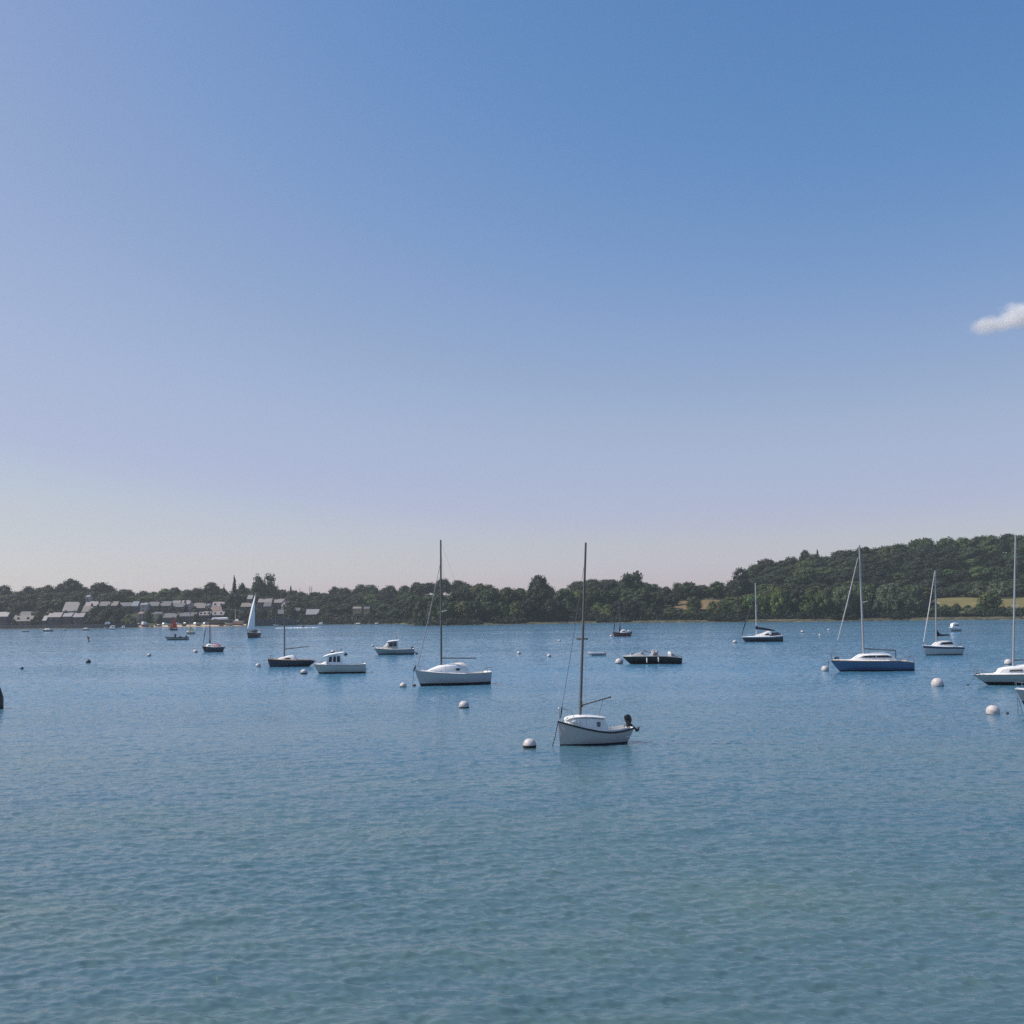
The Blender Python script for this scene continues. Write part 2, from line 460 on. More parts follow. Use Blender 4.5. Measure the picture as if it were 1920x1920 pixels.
def water_mat():
    m = bpy.data.materials.new('estuary_water'); m.use_nodes = True
    nt = m.node_tree; b = nt.nodes['Principled BSDF']; L = nt.links.new
    b.inputs['Base Color'].default_value = (0.022, 0.062, 0.068, 1)
    b.inputs['Roughness'].default_value = 0.09
    b.inputs['IOR'].default_value = 1.333
    g = nt.nodes.new('ShaderNodeNewGeometry')
    # green-brown silt drifting in broad patches
    mp0 = nt.nodes.new('ShaderNodeMapping'); mp0.inputs['Scale'].default_value = (0.05, 0.11, 1)
    L(g.outputs['Position'], mp0.inputs['Vector'])
    n0 = nt.nodes.new('ShaderNodeTexNoise'); n0.inputs['Scale'].default_value = 1.0; n0.inputs['Detail'].default_value = 3
    L(mp0.outputs[0], n0.inputs['Vector'])
    cr = nt.nodes.new('ShaderNodeValToRGB')
    cr.color_ramp.elements[0].position = 0.35; cr.color_ramp.elements[1].position = 0.7
    cr.color_ramp.elements[0].color = (0.060, 0.116, 0.140, 1); cr.color_ramp.elements[1].color = (0.088, 0.140, 0.128, 1)
    L(n0.outputs['Fac'], cr.inputs['Fac'])
    # silty by this bank; bluer offshore, painting in blue the sky reflection lacks
    sy0 = nt.nodes.new('ShaderNodeSeparateXYZ'); L(g.outputs['Position'], sy0.inputs[0])
    dp = nt.nodes.new('ShaderNodeMapRange'); dp.interpolation_type = 'SMOOTHSTEP'; dp.inputs['From Min'].default_value = 6; dp.inputs['From Max'].default_value = 125
    L(sy0.outputs['Y'], dp.inputs['Value'])
    mxw = nt.nodes.new('ShaderNodeMix'); mxw.data_type = 'RGBA'; mxw.inputs['B'].default_value = (0.058, 0.178, 0.285, 1)
    L(dp.outputs[0], mxw.inputs['Factor']); L(cr.outputs['Color'], mxw.inputs['A']); L(mxw.outputs['Result'], b.inputs['Base Color'])
    # calm lanes: ripple strength varies in long bands
    mp = nt.nodes.new('ShaderNodeMapping'); mp.inputs['Scale'].default_value = (0.006, 0.05, 1); mp.inputs['Rotation'].default_value = (0, 0, 0.03)
    L(g.outputs['Position'], mp.inputs['Vector'])
    n1 = nt.nodes.new('ShaderNodeTexNoise'); n1.inputs['Scale'].default_value = 1.0; n1.inputs['Detail'].default_value = 4
    L(mp.outputs[0], n1.inputs['Vector'])
    mr = nt.nodes.new('ShaderNodeMapRange'); mr.inputs['From Min'].default_value = 0.33; mr.inputs['From Max'].default_value = 0.62
    mr.inputs['To Min'].default_value = 0.45; mr.inputs['To Max'].default_value = 1.0
    L(n1.outputs['Fac'], mr.inputs['Value'])
    sep = nt.nodes.new('ShaderNodeSeparateXYZ'); L(g.outputs['Position'], sep.inputs[0])
    strength = mr.outputs[0]
    for (d0, s, w) in WAKES:
        a = nt.nodes.new('ShaderNodeMath'); a.operation = 'MULTIPLY_ADD'
        L(sep.outputs['X'], a.inputs[0]); a.inputs[1].default_value = -s; a.inputs[2].default_value = -d0
        c = nt.nodes.new('ShaderNodeMath'); c.operation = 'ADD'; L(a.outputs[0], c.inputs[0]); L(sep.outputs['Y'], c.inputs[1])
        ab = nt.nodes.new('ShaderNodeMath'); ab.operation = 'ABSOLUTE'; L(c.outputs[0], ab.inputs[0])
        r2 = nt.nodes.new('ShaderNodeMapRange'); r2.interpolation_type = 'SMOOTHSTEP'
        r2.inputs['From Min'].default_value = 0.3 * w; r2.inputs['From Max'].default_value = w * 1.5
        r2.inputs['To Min'].default_value = 0.08; r2.inputs['To Max'].default_value = 1.0
        L(ab.outputs[0], r2.inputs['Value'])
        mu = nt.nodes.new('ShaderNodeMath'); mu.operation = 'MULTIPLY'; L(strength, mu.inputs[0]); L(r2.outputs[0], mu.inputs[1])
        strength = mu.outputs[0]
    # the sheet's own ripples thin out where its mesh is coarser, so the fine ripple takes over there
    dl = nt.nodes.new('ShaderNodeVectorMath'); dl.operation = 'LENGTH'; L(g.outputs['Position'], dl.inputs[0])
    dm = nt.nodes.new('ShaderNodeMapRange'); dm.inputs['From Min'].default_value = 25; dm.inputs['From Max'].default_value = 160; dm.inputs['To Min'].default_value = 0.75; dm.inputs['To Max'].default_value = 2.4
    L(dl.outputs['Value'], dm.inputs['Value'])
    mu = nt.nodes.new('ShaderNodeMath'); mu.operation = 'MULTIPLY'; L(strength, mu.inputs[0]); L(dm.outputs[0], mu.inputs[1]); strength = mu.outputs[0]
    h = None
    for sc, amt, seedv in ((1.3, 0.10, 0.0), (4.0, 0.045, 7.0), (11.0, 0.016, 3.0)):
        mpp = nt.nodes.new('ShaderNodeMapping'); mpp.inputs['Scale'].default_value = (sc * 0.42, sc * 1.1, 1); mpp.inputs['Location'].default_value = (seedv, seedv, 0)
        L(g.outputs['Position'], mpp.inputs['Vector'])
        nn = nt.nodes.new('ShaderNodeTexNoise'); nn.inputs['Scale'].default_value = 1.0; nn.inputs['Detail'].default_value = 2
        L(mpp.outputs[0], nn.inputs['Vector'])
        mm = nt.nodes.new('ShaderNodeMath'); mm.operation = 'MULTIPLY'; mm.inputs[1].default_value = amt
        L(nn.outputs['Fac'], mm.inputs[0])
        if h is None: h = mm.outputs[0]
        else:
            ad = nt.nodes.new('ShaderNodeMath'); ad.operation = 'ADD'; L(h, ad.inputs[0]); L(mm.outputs[0], ad.inputs[1]); h = ad.outputs[0]
    bp = nt.nodes.new('ShaderNodeBump'); bp.inputs['Distance'].default_value = 1.0
    hm_ = nt.nodes.new('ShaderNodeMath'); hm_.operation = 'MULTIPLY'; L(h, hm_.inputs[0]); L(strength, hm_.inputs[1])
    L(hm_.outputs[0], bp.inputs['Height']); bp.inputs['Strength'].default_value = 1.0; L(bp.outputs['Normal'], b.inputs['Normal'])
    return m
_v, _nr, _nc = make_water()
water = grid_object('water', _v, _nr, _nc, water_mat())
water['kind'] = 'structure'
water['label'] = 'rippled blue-green estuary water'

# ------------------------------------------------------------------ boats
def lerp(a, b, t):
    return a + (b - a) * t
class Boat:
    """all sizes are given in photograph pixels and turned into metres at the boat's own distance"""
    def __init__(s, name, label, px, py, heading, L, B, fb, fm, fs, bow_over=6, stern_over=3, tr=0.65, mid=0.42, tmin=0.35, group='boats moored on the water', cat='boat', roll=0.0, power=2.0, vee=0.5):
        loc = on_water(px, py)
        s.u = (loc.y / F) / math.cos(PITCH) * 1.0
        u = s.u
        s.px, s.py = px, py
        s.L, s.B, s.fb, s.fm, s.fs = L * u, B * u, fb * u, fm * u, fs * u
        s.bo, s.so, s.tr, s.mid, s.tmin, s.power, s.vee = bow_over * u, stern_over * u, tr, mid, tmin, power, vee
        s.cosh = abs(math.cos(R(heading)))
        s.root = thing(name, label, cat, loc, R(heading), group, roll)
        s.draft = max(0.12, 0.25 * s.fm)
    def sheer(s, t):
        if t < s.tmin:
            k = (s.tmin - t) / s.tmin
            return s.fm + (s.fs - s.fm) * k * k
        k = (t - s.tmin) / (1 - s.tmin)
        return s.fm + (s.fb - s.fm) * k ** 1.6
    def half(s, t):
        if t < s.mid:
            return s.B / 2 * (s.tr + (1 - s.tr) * math.sin(math.pi / 2 * t / s.mid))
        k = (t - s.mid) / (1 - s.mid)
        return s.B / 2 * max(0.0, 1 - k ** s.power)
    def X(s, t, z):
        zb = max(-0.4, min(1.1, z / s.fb)); zs = max(-0.4, min(1.1, z / s.fs))
        xb = s.L / 2 - s.bo * max(0.0, 1 - zb) ** 1.15
        xs = -s.L / 2 + s.so * (1 - zs)
        return lerp(xs, xb, t)
    def t_of(s, x):
        return (x + s.L / 2) / s.L
    def hull(s, m, anti=3.0, band=None, band_m=None, strake=None, strake_r=1.2, n=22, anti_m=None):
        """planking, dark bottom paint up to ANTI px above the water, optional colour band (from, to fractions of freeboard) and a rubbing strake"""
        az = anti * s.u
        ts = [i / n for i in range(n + 1)]
        ts = [1 - (1 - t) ** 1.25 for t in ts]
        def sec(t):
            sh = s.sheer(t); zs_ = [-s.draft, -s.draft * 0.4, az]
            fr = [0.15, 0.3, 0.45]
            if band: fr += [band[0], band[1]]
            else: fr += [0.62, 0.82]
            fr += [1.0]
            zs_ += [az + (sh - az) * f for f in fr]
            pts = []
            e = 0.22 + s.vee * max(0, (t - 0.35) / 0.65)
            for z in zs_:
                v = (z + s.draft) / (sh + s.draft)
                hb = s.half(t) * max(v, 0.0) ** e
                pts.append((s.X(t, z), hb, z))
            return pts
        secs = [sec(t) for t in ts]
        nz = len(secs[0])
        parts = {'hull': MB(), 'antifouling': MB(), 'hull_stripe': MB()}
        bi = nz - 3
        for sgn in (1, -1):
            for key, rng_ in (('antifouling', range(0, 2)), ('hull', [k for k in range(2, nz - 1) if not (band and k == bi)]), ('hull_stripe', [bi] if band else [])):
                mb = parts[key]
                for i in range(n):
                    for k in rng_:
                        q = [secs[i][k], secs[i + 1][k], secs[i + 1][k + 1], secs[i][k + 1]]
                        mb.add([(p[0], sgn * p[1], p[2]) for p in q], [(0, 1, 2, 3)])
        tr_ = secs[0]
        for k in range(nz - 1):
            key = 'antifouling' if k < 2 else ('hull_stripe' if band and k == bi else 'hull')
            a, b_ = tr_[k], tr_[k + 1]
            parts[key].add([(a[0], a[1], a[2]), (a[0], -a[1], a[2]), (b_[0], -b_[1], b_[2]), (b_[0], b_[1], b_[2])], [(0, 1, 2, 3)])
        def weld(mb):
            idx = {}; vs_ = []; fs_ = []
            for f in mb.f:
                g_ = []
                for i in f:
                    p = mb.v[i]; key = tuple(round(c, 4) for c in p)
                    if key not in idx:
                        idx[key] = len(vs_); vs_.append(p)
                    if idx[key] not in g_: g_.append(idx[key])
                if len(g_) > 2: fs_.append(tuple(g_))
            mb.v, mb.f = vs_, fs_
            return mb
        s.hull_o = weld(parts['hull']).build('hull', m, s.root)
        weld(parts['antifouling']).build('antifouling', anti_m or ANTI, s.hull_o)
        if band:
            weld(parts['hull_stripe']).build('hull_stripe', band_m, s.hull_o)
        if strake is not None:
            mb = MB(); r = strake_r * s.u
            for sgn in (1, -1):
                mb.tube([(s.X(t, s.sheer(t)), sgn * s.half(t), s.sheer(t)) for t in ts], r, 6)
            mb.tube([(s.X(0, s.fs), s.half(0), s.fs), (s.X(0, s.fs), -s.half(0), s.fs)], r, 6)
            mb.build('rubbing_strake', strake, s.hull_o)
        return s
    def deck(s, m, c0=None, c1=None, side=0.22, depth=0.6, n=22):
        """deck with an open cockpit between stations C0 and C1"""
        ts = sorted(set([i / n for i in range(n)] + [0.99]))
        if c0 is not None:
            ts = sorted(set([t for t in ts if abs(t - c0) > 0.012 and abs(t - c1) > 0.012] + [c0, c1]))
        secs = []
        lo = 0.004
        def sec(t, cock):
            z = s.sheer(t) - lo; hb = s.half(t) * 0.985; x = s.X(t, z)
            ih = hb * (1 - side)
            cz = z + 0.03 * s.B
            if cock:
                zi = s.sheer(t) * (1 - depth)
                return [(x, hb, z), (x, ih, z + 0.01), (x, ih, zi), (x, -ih, zi), (x, -ih, z + 0.01), (x, -hb, z)]
            return [(x, hb, z), (x, ih, cz), (x, ih * .3, cz + 0.02 * s.B), (x, -ih * .3, cz + 0.02 * s.B), (x, -ih, cz), (x, -hb, z)]
        for t in ts:
            if c0 is None:
                secs.append(sec(t, False))
            elif abs(t - c0) < 1e-9:
                secs += [sec(t, False), sec(t, True)] if t > 0.001 else [sec(t, True)]
            elif abs(t - c1) < 1e-9:
                secs += [sec(t, True), sec(t, False)]
            else:
                secs.append(sec(t, c0 < t < c1))
        s.deck_o = MB().loft(secs, cap=False).build('deck', m, s.root)
        return s
    # local x of a picture column (hull seen nearly broadside, bow to the left)
    def lx(s, px):
        return (s.px - px) * s.u / s.cosh
    def lz(s, py):
        return (s.py - py) * s.u
    # exact: where the view through a picture point meets the boat's centre plane
    def pt(s, px, py):
        d = ray(px, py); h = s.root.rotation_euler.z; loc = s.root.location
        n = Vector((-math.sin(h), math.cos(h), 0)); o = Vector((0, 0, CAMH))
        k = (loc - o).dot(n) / d.dot(n)
        r = o + d * k - loc
        return r.x * math.cos(h) + r.y * math.sin(h), r.z
    def cabin(s, secs, m, name='cabin', roof_m=None, win=None, win_m=None):
        """SECS: (px, roof py, half-width px at deck, half-width px at roof); sits on the deck"""
        out = []
        for (px, py, hb, ht) in secs:
            x = s.lx(px); t = min(max(s.t_of(x), 0), 1)
            zb = s.sheer(t) - 0.03; zt = max(s.lz(py), zb + 0.01)
            hb *= s.u; ht *= s.u
            cam_ = 0.10 * ht
            out.append([(x, hb, zb), (x, lerp(hb, ht, .85), lerp(zb, zt, .85)), (x, ht * .92, zt - .02 * s.B), (x, ht * .5, zt + cam_ * .6), (x, 0, zt + cam_), (x, -ht * .5, zt + cam_ * .6), (x, -ht * .92, zt - .02 * s.B), (x, -lerp(hb, ht, .85), lerp(zb, zt, .85)), (x, -hb, zb)])
        o = MB().loft(out).build(name, m, s.root)
        s.cab = [(s.lx(px), max(s.lz(py), s.sheer(min(max(s.t_of(s.lx(px)), 0), 1))), hb * s.u, ht * s.u) for (px, py, hb, ht) in secs]
        if win:
            for w in win:
                s.window(w, o, win_m or GLASS)
        return o
    def side_y(s, x, z):
        xs = [c[0] for c in s.cab][::-1]
        f = lambda i: float(np.interp(x, xs, [c[i] for c in s.cab][::-1]))
        zt, hb, ht = f(1), f(2), f(3)
        zb = s.sheer(min(max(s.t_of(x), 0), 1)) - 0.03
        k = min(max((z - zb) / max(zt - zb, 1e-3), 0), 1)
        return lerp(hb, ht, k)
    def window(s, poly, parent, m, name='window'):
        """POLY: picture points (px, py) on the side that faces us; built on both sides of the cabin, standing a few mm proud"""
        pts = [(s.lx(a), s.lz(b)) for a, b in poly]; n = len(pts)
        x0, x1 = min(p[0] for p in pts), max(p[0] for p in pts)
        eps = (x1 - x0) * .01
        cols = []
        for k in range(11):
            x = lerp(x0 + eps, x1 - eps, k / 10); zs_ = []
            for i in range(n):
                a, b_ = pts[i], pts[(i + 1) % n]
                if (a[0] - x) * (b_[0] - x) <= 0 and abs(a[0] - b_[0]) > 1e-9:
                    zs_.append(lerp(a[1], b_[1], (x - a[0]) / (b_[0] - a[0])))
            if zs_: cols.append((x, min(zs_), max(zs_)))
        for sgn in (1, -1):
            secs = []
            for x, za, zb in cols:
                zm = (za + zb) / 2
                secs.append([(x, sgn * (s.side_y(x, z) + d), z) for z, d in ((za, .028), (zm, .03), (zb, .028), (zb, -.03), (za, -.03))])
            MB().loft(secs, closed=True).build(name, m, parent, smooth=False)
    def mast(s, base, top, r0, r1, m=None, spreaders=None, shroud_at=0.93, head=True, chain=9, sides=True):
        (xb, zb), (xt, zt) = s.pt(*base), s.pt(*top)
        s.mb_, s.mt_ = Vector((xb, 0, zb)), Vector((xt, 0, zt))
        mid = (s.mb_ * .45 + s.mt_ * .55)
        o = MB().tube([s.mb_, mid, s.mt_], [r0 * s.u, lerp(r0, r1, .35) * s.u, r1 * s.u], 10).build('mast', m or ALU, s.root)
        s.mast_o = o
        P = lambda k: s.mb_.lerp(s.mt_, k)
        if head:
            MB().box(xt - 1.5 * s.u, xt + 1.2 * s.u, -.4 * s.u, .4 * s.u, zt - .4 * s.u, zt + .8 * s.u).build('masthead', m or ALU, o, smooth=False)
        ends = None
        if spreaders:
            py, wid, aft = spreaders
            k = (s.lz(py) - zb) / (zt - zb)
            p = P(k); w = wid * s.u
            for sgn in (1, -1):
                MB().tube([p, p + Vector((-aft * s.u, sgn * w, 0.15 * w))], [.75 * s.u, .55 * s.u], 6).build('spreader', STEEL if False else ALU, o)
            ends = [p + Vector((-aft * s.u, sgn * w, 0.15 * w)) for sgn in (1, -1)]
        if sides:
            t = min(max(s.t_of(xb - 2 * s.u), 0), .95)
            for i, sgn in enumerate((1, -1)):
                foot = Vector((s.X(t, s.sheer(t)), sgn * s.half(t) * .95, s.sheer(t)))
                pts = [foot] + ([ends[i]] if ends else []) + [P(shroud_at)]
                MB().tube(pts, .16 * s.u, 5).build('shroud', WIRE, o)
        return o
    def stay(s, p0, p1, r, m=None, name='forestay', y0=0.0, y1=0.0):
        (xa, za), (xb, zb) = s.pt(*p0), s.pt(*p1)
        a = Vector((xa, y0, za)); b = Vector((xb, y1, zb))
        sag = (a + b) / 2 - Vector((0.004 * (b - a).length, 0, 0))
        return MB().tube([a, sag, b], [r * s.u * .8, r * s.u, r * s.u * .55], 6).build(name, m or WIRE, s.root)
    def boom(s, p0, p1, r, m=None, yoff=0.0):
        (xa, za), (xb, zb) = s.pt(*p0), s.pt(*p1)
        a = Vector((xa, 0, za)); b = Vector((xb, yoff * s.u, zb))
        s.ba, s.bb = a, b
        s.boom_o = MB().tube([a, b], r * s.u, 8).build('boom', m or ALU, s.root)
        return s.boom_o
    def sailcover(s, prof, m=None):
        """PROF: (fraction along the boom, height above px, half width px)"""
        secs = []
        for k, h, w in prof:
            p = s.ba.lerp(s.bb, k); h *= s.u; w *= s.u
            jig = 0.12 * h * math.sin(k * 23)
            secs.append([(p.x, p.y + w * math.cos(a), p.z + h * .42 + jig * .5 + h * .58 * math.sin(a)) for a in [2 * math.pi * i / 10 for i in range(10)]])
        return MB().loft(secs, closed=True).build('sail_cover', m or NAVYCLOTH, s.boom_o)
    def rail(s, loops, r=.22, name='rail', m=None):
        mb = MB()
        for lp in loops:
            if name in ('antenna', 'stanchion', 'cockpit_frame'):
                mb = MB()
            mb.tube([(s.lx(a), y * s.u, s.lz(b)) for a, y, b in lp], r * s.u, 5)
            if name in ('antenna', 'stanchion', 'cockpit_frame'):
                o = mb.build(name, m or STEEL, s.root)
        return o if name in ('antenna', 'stanchion', 'cockpit_frame') else mb.build(name, m or STEEL, s.root)
    def pulpit(s, hgt, length, aft=False, name='pulpit'):
        """rails round the bow (or the stern)"""
        mb = MB(); u = s.u; h = hgt * u; ln = length * u
        t0 = 1 - ln / s.L if not aft else ln / s.L
        t1 = 0.985 if not aft else 0.0
        ts = [lerp(t0, t1, k / 4) for k in range(5)]
        for sgn in (1, -1):
            top = [(s.X(t, s.sheer(t)) + (0.012 * s.L if not aft and i == 4 else 0), sgn * max(s.half(t) * .93, .04), s.sheer(t) + h * (.75 if i == 0 else 1)) for i, t in enumerate(ts)]
            mb.tube(top, .36 * u, 5)
            for i in (0, 2, 4):
                t = ts[i]
                mb.tube([(s.X(t, s.sheer(t)), sgn * max(s.half(t) * .93, .03), s.sheer(t)), top[i]], .34 * u, 5)
        t = t1
        mb.tube([(s.X(t, s.sheer(t)) + (0.012 * s.L if not aft else 0), sg * max(s.half(t) * .93, .04), s.sheer(t) + h) for sg in (1, -1)], .36 * u, 5)
        return mb.build(name, STEEL, s.root)
    def guardrail(s, hgt, t0, t1, k=4):
        mb = MB(); u = s.u
        for sgn in (1, -1):
            tops = []
            for i in range(k + 1):
                t = lerp(t0, t1, i / k)
                p = Vector((s.X(t, s.sheer(t)), sgn * s.half(t) * .94, s.sheer(t)))
                q = p + Vector((0, 0, hgt * u)); tops.append(q)
                mb.tube([p, q], .15 * u, 4)
            mb.tube(tops, .09 * u, 4)
        return mb.build('guardrail', STEEL, s.root)
    def mooring(s, p0, p1, r=.35):
        a = Vector((s.lx(p0[0]), 0, s.lz(p0[1]))); b = Vector((s.lx(p1[0]), 0, min(s.lz(p1[1]), -.05)))
        mid = (a + b) / 2 + Vector((-.02 * (b - a).length, 0, -.03 * (b - a).length))
        return MB().tube([a, mid, b], r * s.u, 6).build('mooring_line', ROPE, s.root)
    def outboard(s, px, py, size, tilt=35, m=None, y=0):
        """engine with its cowling top at (PX, PY), SIZE px tall overall, leg tilted aft"""
        u = s.u; k = size * u
        o = bpy.data.objects.new('outboard_motor', None); C.objects.link(o); o.parent = s.root
        o.location = (s.lx(px), y * u, s.lz(py))
        secs = []
        for z, a, b_, xo in ((-.01, .05, .05, 0), (-.04, .14, .12, .01), (-.14, .185, .16, 0), (-.3, .18, .155, -.01), (-.4, .14, .12, -.01), (-.47, .09, .08, 0)):
            secs.append([(k * (xo + a * math.cos(q)), k * b_ * math.sin(q), k * z) for q in [2 * math.pi * i / 12 for i in range(12)]])
        cw = MB().loft(secs, closed=True).build('cowling', m or BLACK, o)
        ti = R(tilt)
        d = Vector((-math.sin(ti), 0, -math.cos(ti)))
        a = Vector((0, 0, -.44 * k)); e = a + d * .58 * k
        leg = MB().tube([a, (a + e) / 2, e], [.075 * k, .055 * k, .05 * k], 8)
        side = Vector((-math.cos(ti), 0, math.sin(ti)))
        leg.ell(e, (.12 * k, .05 * k, .05 * k), 8, 6)
        leg.build('drive_leg', m or BLACK, o)
        MB().tube([e + side * .08 * k, e + side * .2 * k], [.1 * k, .03 * k], 3).build('propeller', m or BLACK, o)
        br = MB().box(-.02 * k, .14 * k, -.09 * k, .09 * k, -.62 * k, -.44 * k).build('mounting_bracket', m or BLACK, o, smooth=False)
        return o

def rudder(b, px0, px1, py0, py1, m):
    x0, x1 = sorted((b.lx(px0), b.lx(px1)))
    z0, z1 = sorted((b.lz(py0), b.lz(py1)))
    return MB().box(x0, x1, -.5 * b.u, .5 * b.u, z0, z1).build('rudder', m, b.root, smooth=False)
def lifebuoy(b, px, py, r, y, m=WHITE2, horse=True):
    pts = []
    a0, a1 = (-.6, math.pi + .6) if horse else (0, 2 * math.pi)
    for i in range(13):
        a = lerp(a0, a1, i / 12)
        pts.append((b.lx(px) + r * b.u * .7 * math.cos(a), y * b.u, b.lz(py) + r * b.u * math.sin(a)))
    return MB().tube(pts, .3 * r * b.u, 6).build('lifebuoy', m, b.root)
def fender(b, px, py, h, r, m=WHITE2, sides=(1,)):
    for sg in sides:
        x = b.lx(px); t = b.t_of(x)
        y = sg * (b.half(t) + r * b.u * .9); zt = b.lz(py); hh = h * b.u
        MB().lathe([(.15 * r * b.u, zt), (.9 * r * b.u, zt - .12 * hh), (r * b.u, zt - .3 * hh), (r * b.u, zt - .75 * hh), (.7 * r * b.u, zt - .93 * hh), (.1 * r * b.u, zt - hh)], 8, (x, y, 0)).build('fender', m, b.root)

# --- the white dayboat in front
b = Boat('dayboat', 'white wooden-looking dayboat with black gunwale, tall mast and black outboard, closest to us', 1116, 1394.5, 198, 143, 50, 43.5, 21.5, 26.5, 2.5, 12, tr=.62, mid=.45, tmin=.3, cat='sailing boat', power=2.6, vee=.35)
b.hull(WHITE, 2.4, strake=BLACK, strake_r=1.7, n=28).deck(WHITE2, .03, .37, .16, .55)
b.cabin([(1062, 1351, 6, 5), (1064, 1347.5, 10, 9), (1069, 1345.8, 13, 12), (1078, 1345, 16, 15), (1092, 1345, 18, 17), (1110, 1346.4, 19, 17.5), (1129, 1348.6, 19, 17.5), (1134, 1361, 19, 18.6)], WHITE2,
        win=[[(1112.5, 1353), (1119.5, 1353.5), (1119, 1362), (1113, 1361.5)]], win_m=GLASSB)
secs = []
for px, py, w in ((1060.5, 1348, 3), (1061.5, 1346.4, 8), (1065, 1344.6, 12), (1074, 1342.8, 16), (1090, 1342, 18.6), (1110, 1343.4, 19.6), (1131, 1346.4, 19.6)):
    x, z, w = b.lx(px), b.lz(py), w * b.u
    secs.append([(x, w, z - 2.2 * b.u), (x, w, z - .7 * b.u), (x, w * .6, z + .5 * b.u), (x, 0, z + 1.0 * b.u), (x, -w * .6, z + .5 * b.u), (x, -w, z - .7 * b.u), (x, -w, z - 2.2 * b.u)])
MB().loft(secs, closed=True).build('cabin_roof', WHITE2, b.root)
b.mast((1088, 1342), (1098.3, 1018), 2.5, 1.9, DARKSPAR, sides=True, shroud_at=.82)
b.stay((1050, 1349), (1094.5, 1064), .55, WIRE)
b.stay((1054, 1325), (1051, 1346), 1.3, ROPE, 'furling_drum')
b.boom((1091, 1322.5), (1144, 1307), 1.25, DARKSPAR)
MB().ell(tuple(b.bb), (2 * b.u, 2 * b.u, 1.8 * b.u), 8, 6).build('boom_end_fitting', BLACK, b.boom_o)
MB().ell(tuple(b.ba.lerp(b.bb, .8)), (2.6 * b.u, 1.8 * b.u, 1.8 * b.u), 8, 6).build('mainsheet_block', DARKSPAR, b.boom_o)
MB().ell(tuple(b.ba), (2.6 * b.u, 2.2 * b.u, 4 * b.u), 8, 6).build('gooseneck', BLACK, b.mast_o)
MB().tube([tuple(b.ba + Vector((dx * b.u, 1.5 * b.u, dz * b.u))) for dx, dz in ((1, 11), (-1, 5), (0, 0))], .8 * b.u, 6).build('coiled_halyard', YELLOW, b.mast_o)
b.stay((1131, 1310), (1123, 1341), .35, ROPE, 'mainsheet')
b.stay((1143, 1309), (1171, 1362), .14, WIRE, 'topping_line')
b.rail([[(1051, 0, 1352), (1050, 3, 1328.5), (1060, 8, 1328.5), (1068, 11, 1332), (1073, 13, 1345)], [(1051, 0, 1352), (1050, -3, 1328.5), (1060, -8, 1328.5), (1068, -11, 1332), (1073, -13, 1345)]], .5, 'pulpit')
MB().ell((b.lx(1049.5), 0, b.lz(1328)), (1.7 * b.u,) * 3, 8, 6).build('bow_light', WHITE2, b.root)
MB().ell((b.lx(1072), 16 * b.u, b.lz(1352)), (5.5 * b.u, 1.4 * b.u, 3 * b.u), 10, 6).build('fender', WHITE2, b.root)
lifebuoy(b, 1081, 1353.5, 3.2, 17.6, WHITE2, False)
b.mooring((1047.5, 1352), (1035, 1399), .75)
ob = b.outboard(1177.5, 1344, 38, 38, BLACK, 0)
ob.rotation_euler = (0, R(12), 0)
for sg in (1, -1):
    secs = []
    for i in range(9):
        t = .045 + .32 * i / 8; x = b.X(t, b.sheer(t)); w = sg * b.half(t) * .86; z = b.sheer(t)
        secs.append([(x, w, z - .05), (x, w, z + 4.5 * b.u), (x, w - sg * 1.2 * b.u, z + 4.5 * b.u), (x, w - sg * 1.2 * b.u, z - .05)])
    MB().loft(secs, closed=True).build('cockpit_coaming', WHITE2, b.root)
rudder(b, 1183, 1187, 1362, 1378, BLACK)
b.rail([[(1138, 19.5, 1368), (1138, 19.5, 1358)], [(1164, 17.5, 1366), (1164, 17.5, 1360)]], .45, 'stanchion')

# --- the tall white sloop
b = Boat('sloop', 'white sloop with tall mast, cream spray hood and dark waterline, beside a dull red float', 849, 1284, 199, 142, 46, 28, 20.5, 21.5, 10, 1, tr=.66, cat='sailing boat')
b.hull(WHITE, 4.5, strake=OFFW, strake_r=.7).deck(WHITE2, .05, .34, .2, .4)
b.cabin([(803, 1257, 6, 4), (810, 1254, 9, 7), (824, 1249, 14, 11), (835, 1247.5, 15, 12), (850, 1246, 16, 13), (868, 1247.5, 16, 13), (875, 1256, 16, 15)], WHITE2,
        win=[[(850.5, 1254), (854, 1252.7), (858.5, 1254), (858, 1257.3), (852, 1257.6)]])
hood = MB()
secs = []
for px, py, w in ((850, 1247, 11), (855, 1243.6, 12.5), (862, 1243, 13), (868, 1243.8, 13), (872, 1248, 13.5)):
    secs.append([(b.lx(px), w * b.u * math.cos(a), b.lz(1250) + (b.lz(py) - b.lz(1250)) * math.sin(a)) for a in [math.pi * i / 10 for i in range(11)]])
hood.loft(secs).build('spray_hood', mat('cream_canvas', (0.66, 0.58, 0.54), .85, var=.1), b.root)
b.mast((827.3, 1249), (826.3, 1013), 2.0, 1.5, DARKSPAR, spreaders=(1150, 17, 7))
b.boom((829, 1234), (893, 1234), 1.1, DARKSPAR)
b.stay((783, 1251), (825.3, 1058), .8, mat('grey_furled_sail', (.3, .3, .31), .8))
b.stay((826.6, 1016), (913, 1260), .12, WIRE, 'backstay')
b.pulpit(9, 16); b.pulpit(9, 18, True, 'pushpit')
MB().tube([(b.lx(779), 0, b.lz(1257)), (b.lx(781), 0, b.lz(1252)), (b.lx(782.5), 0, b.lz(1246))], [1.4 * b.u, 1.5 * b.u, .7 * b.u], 6).build('anchor', ROPE, b.root)
b.mooring((779, 1257), (777, 1284), .3)
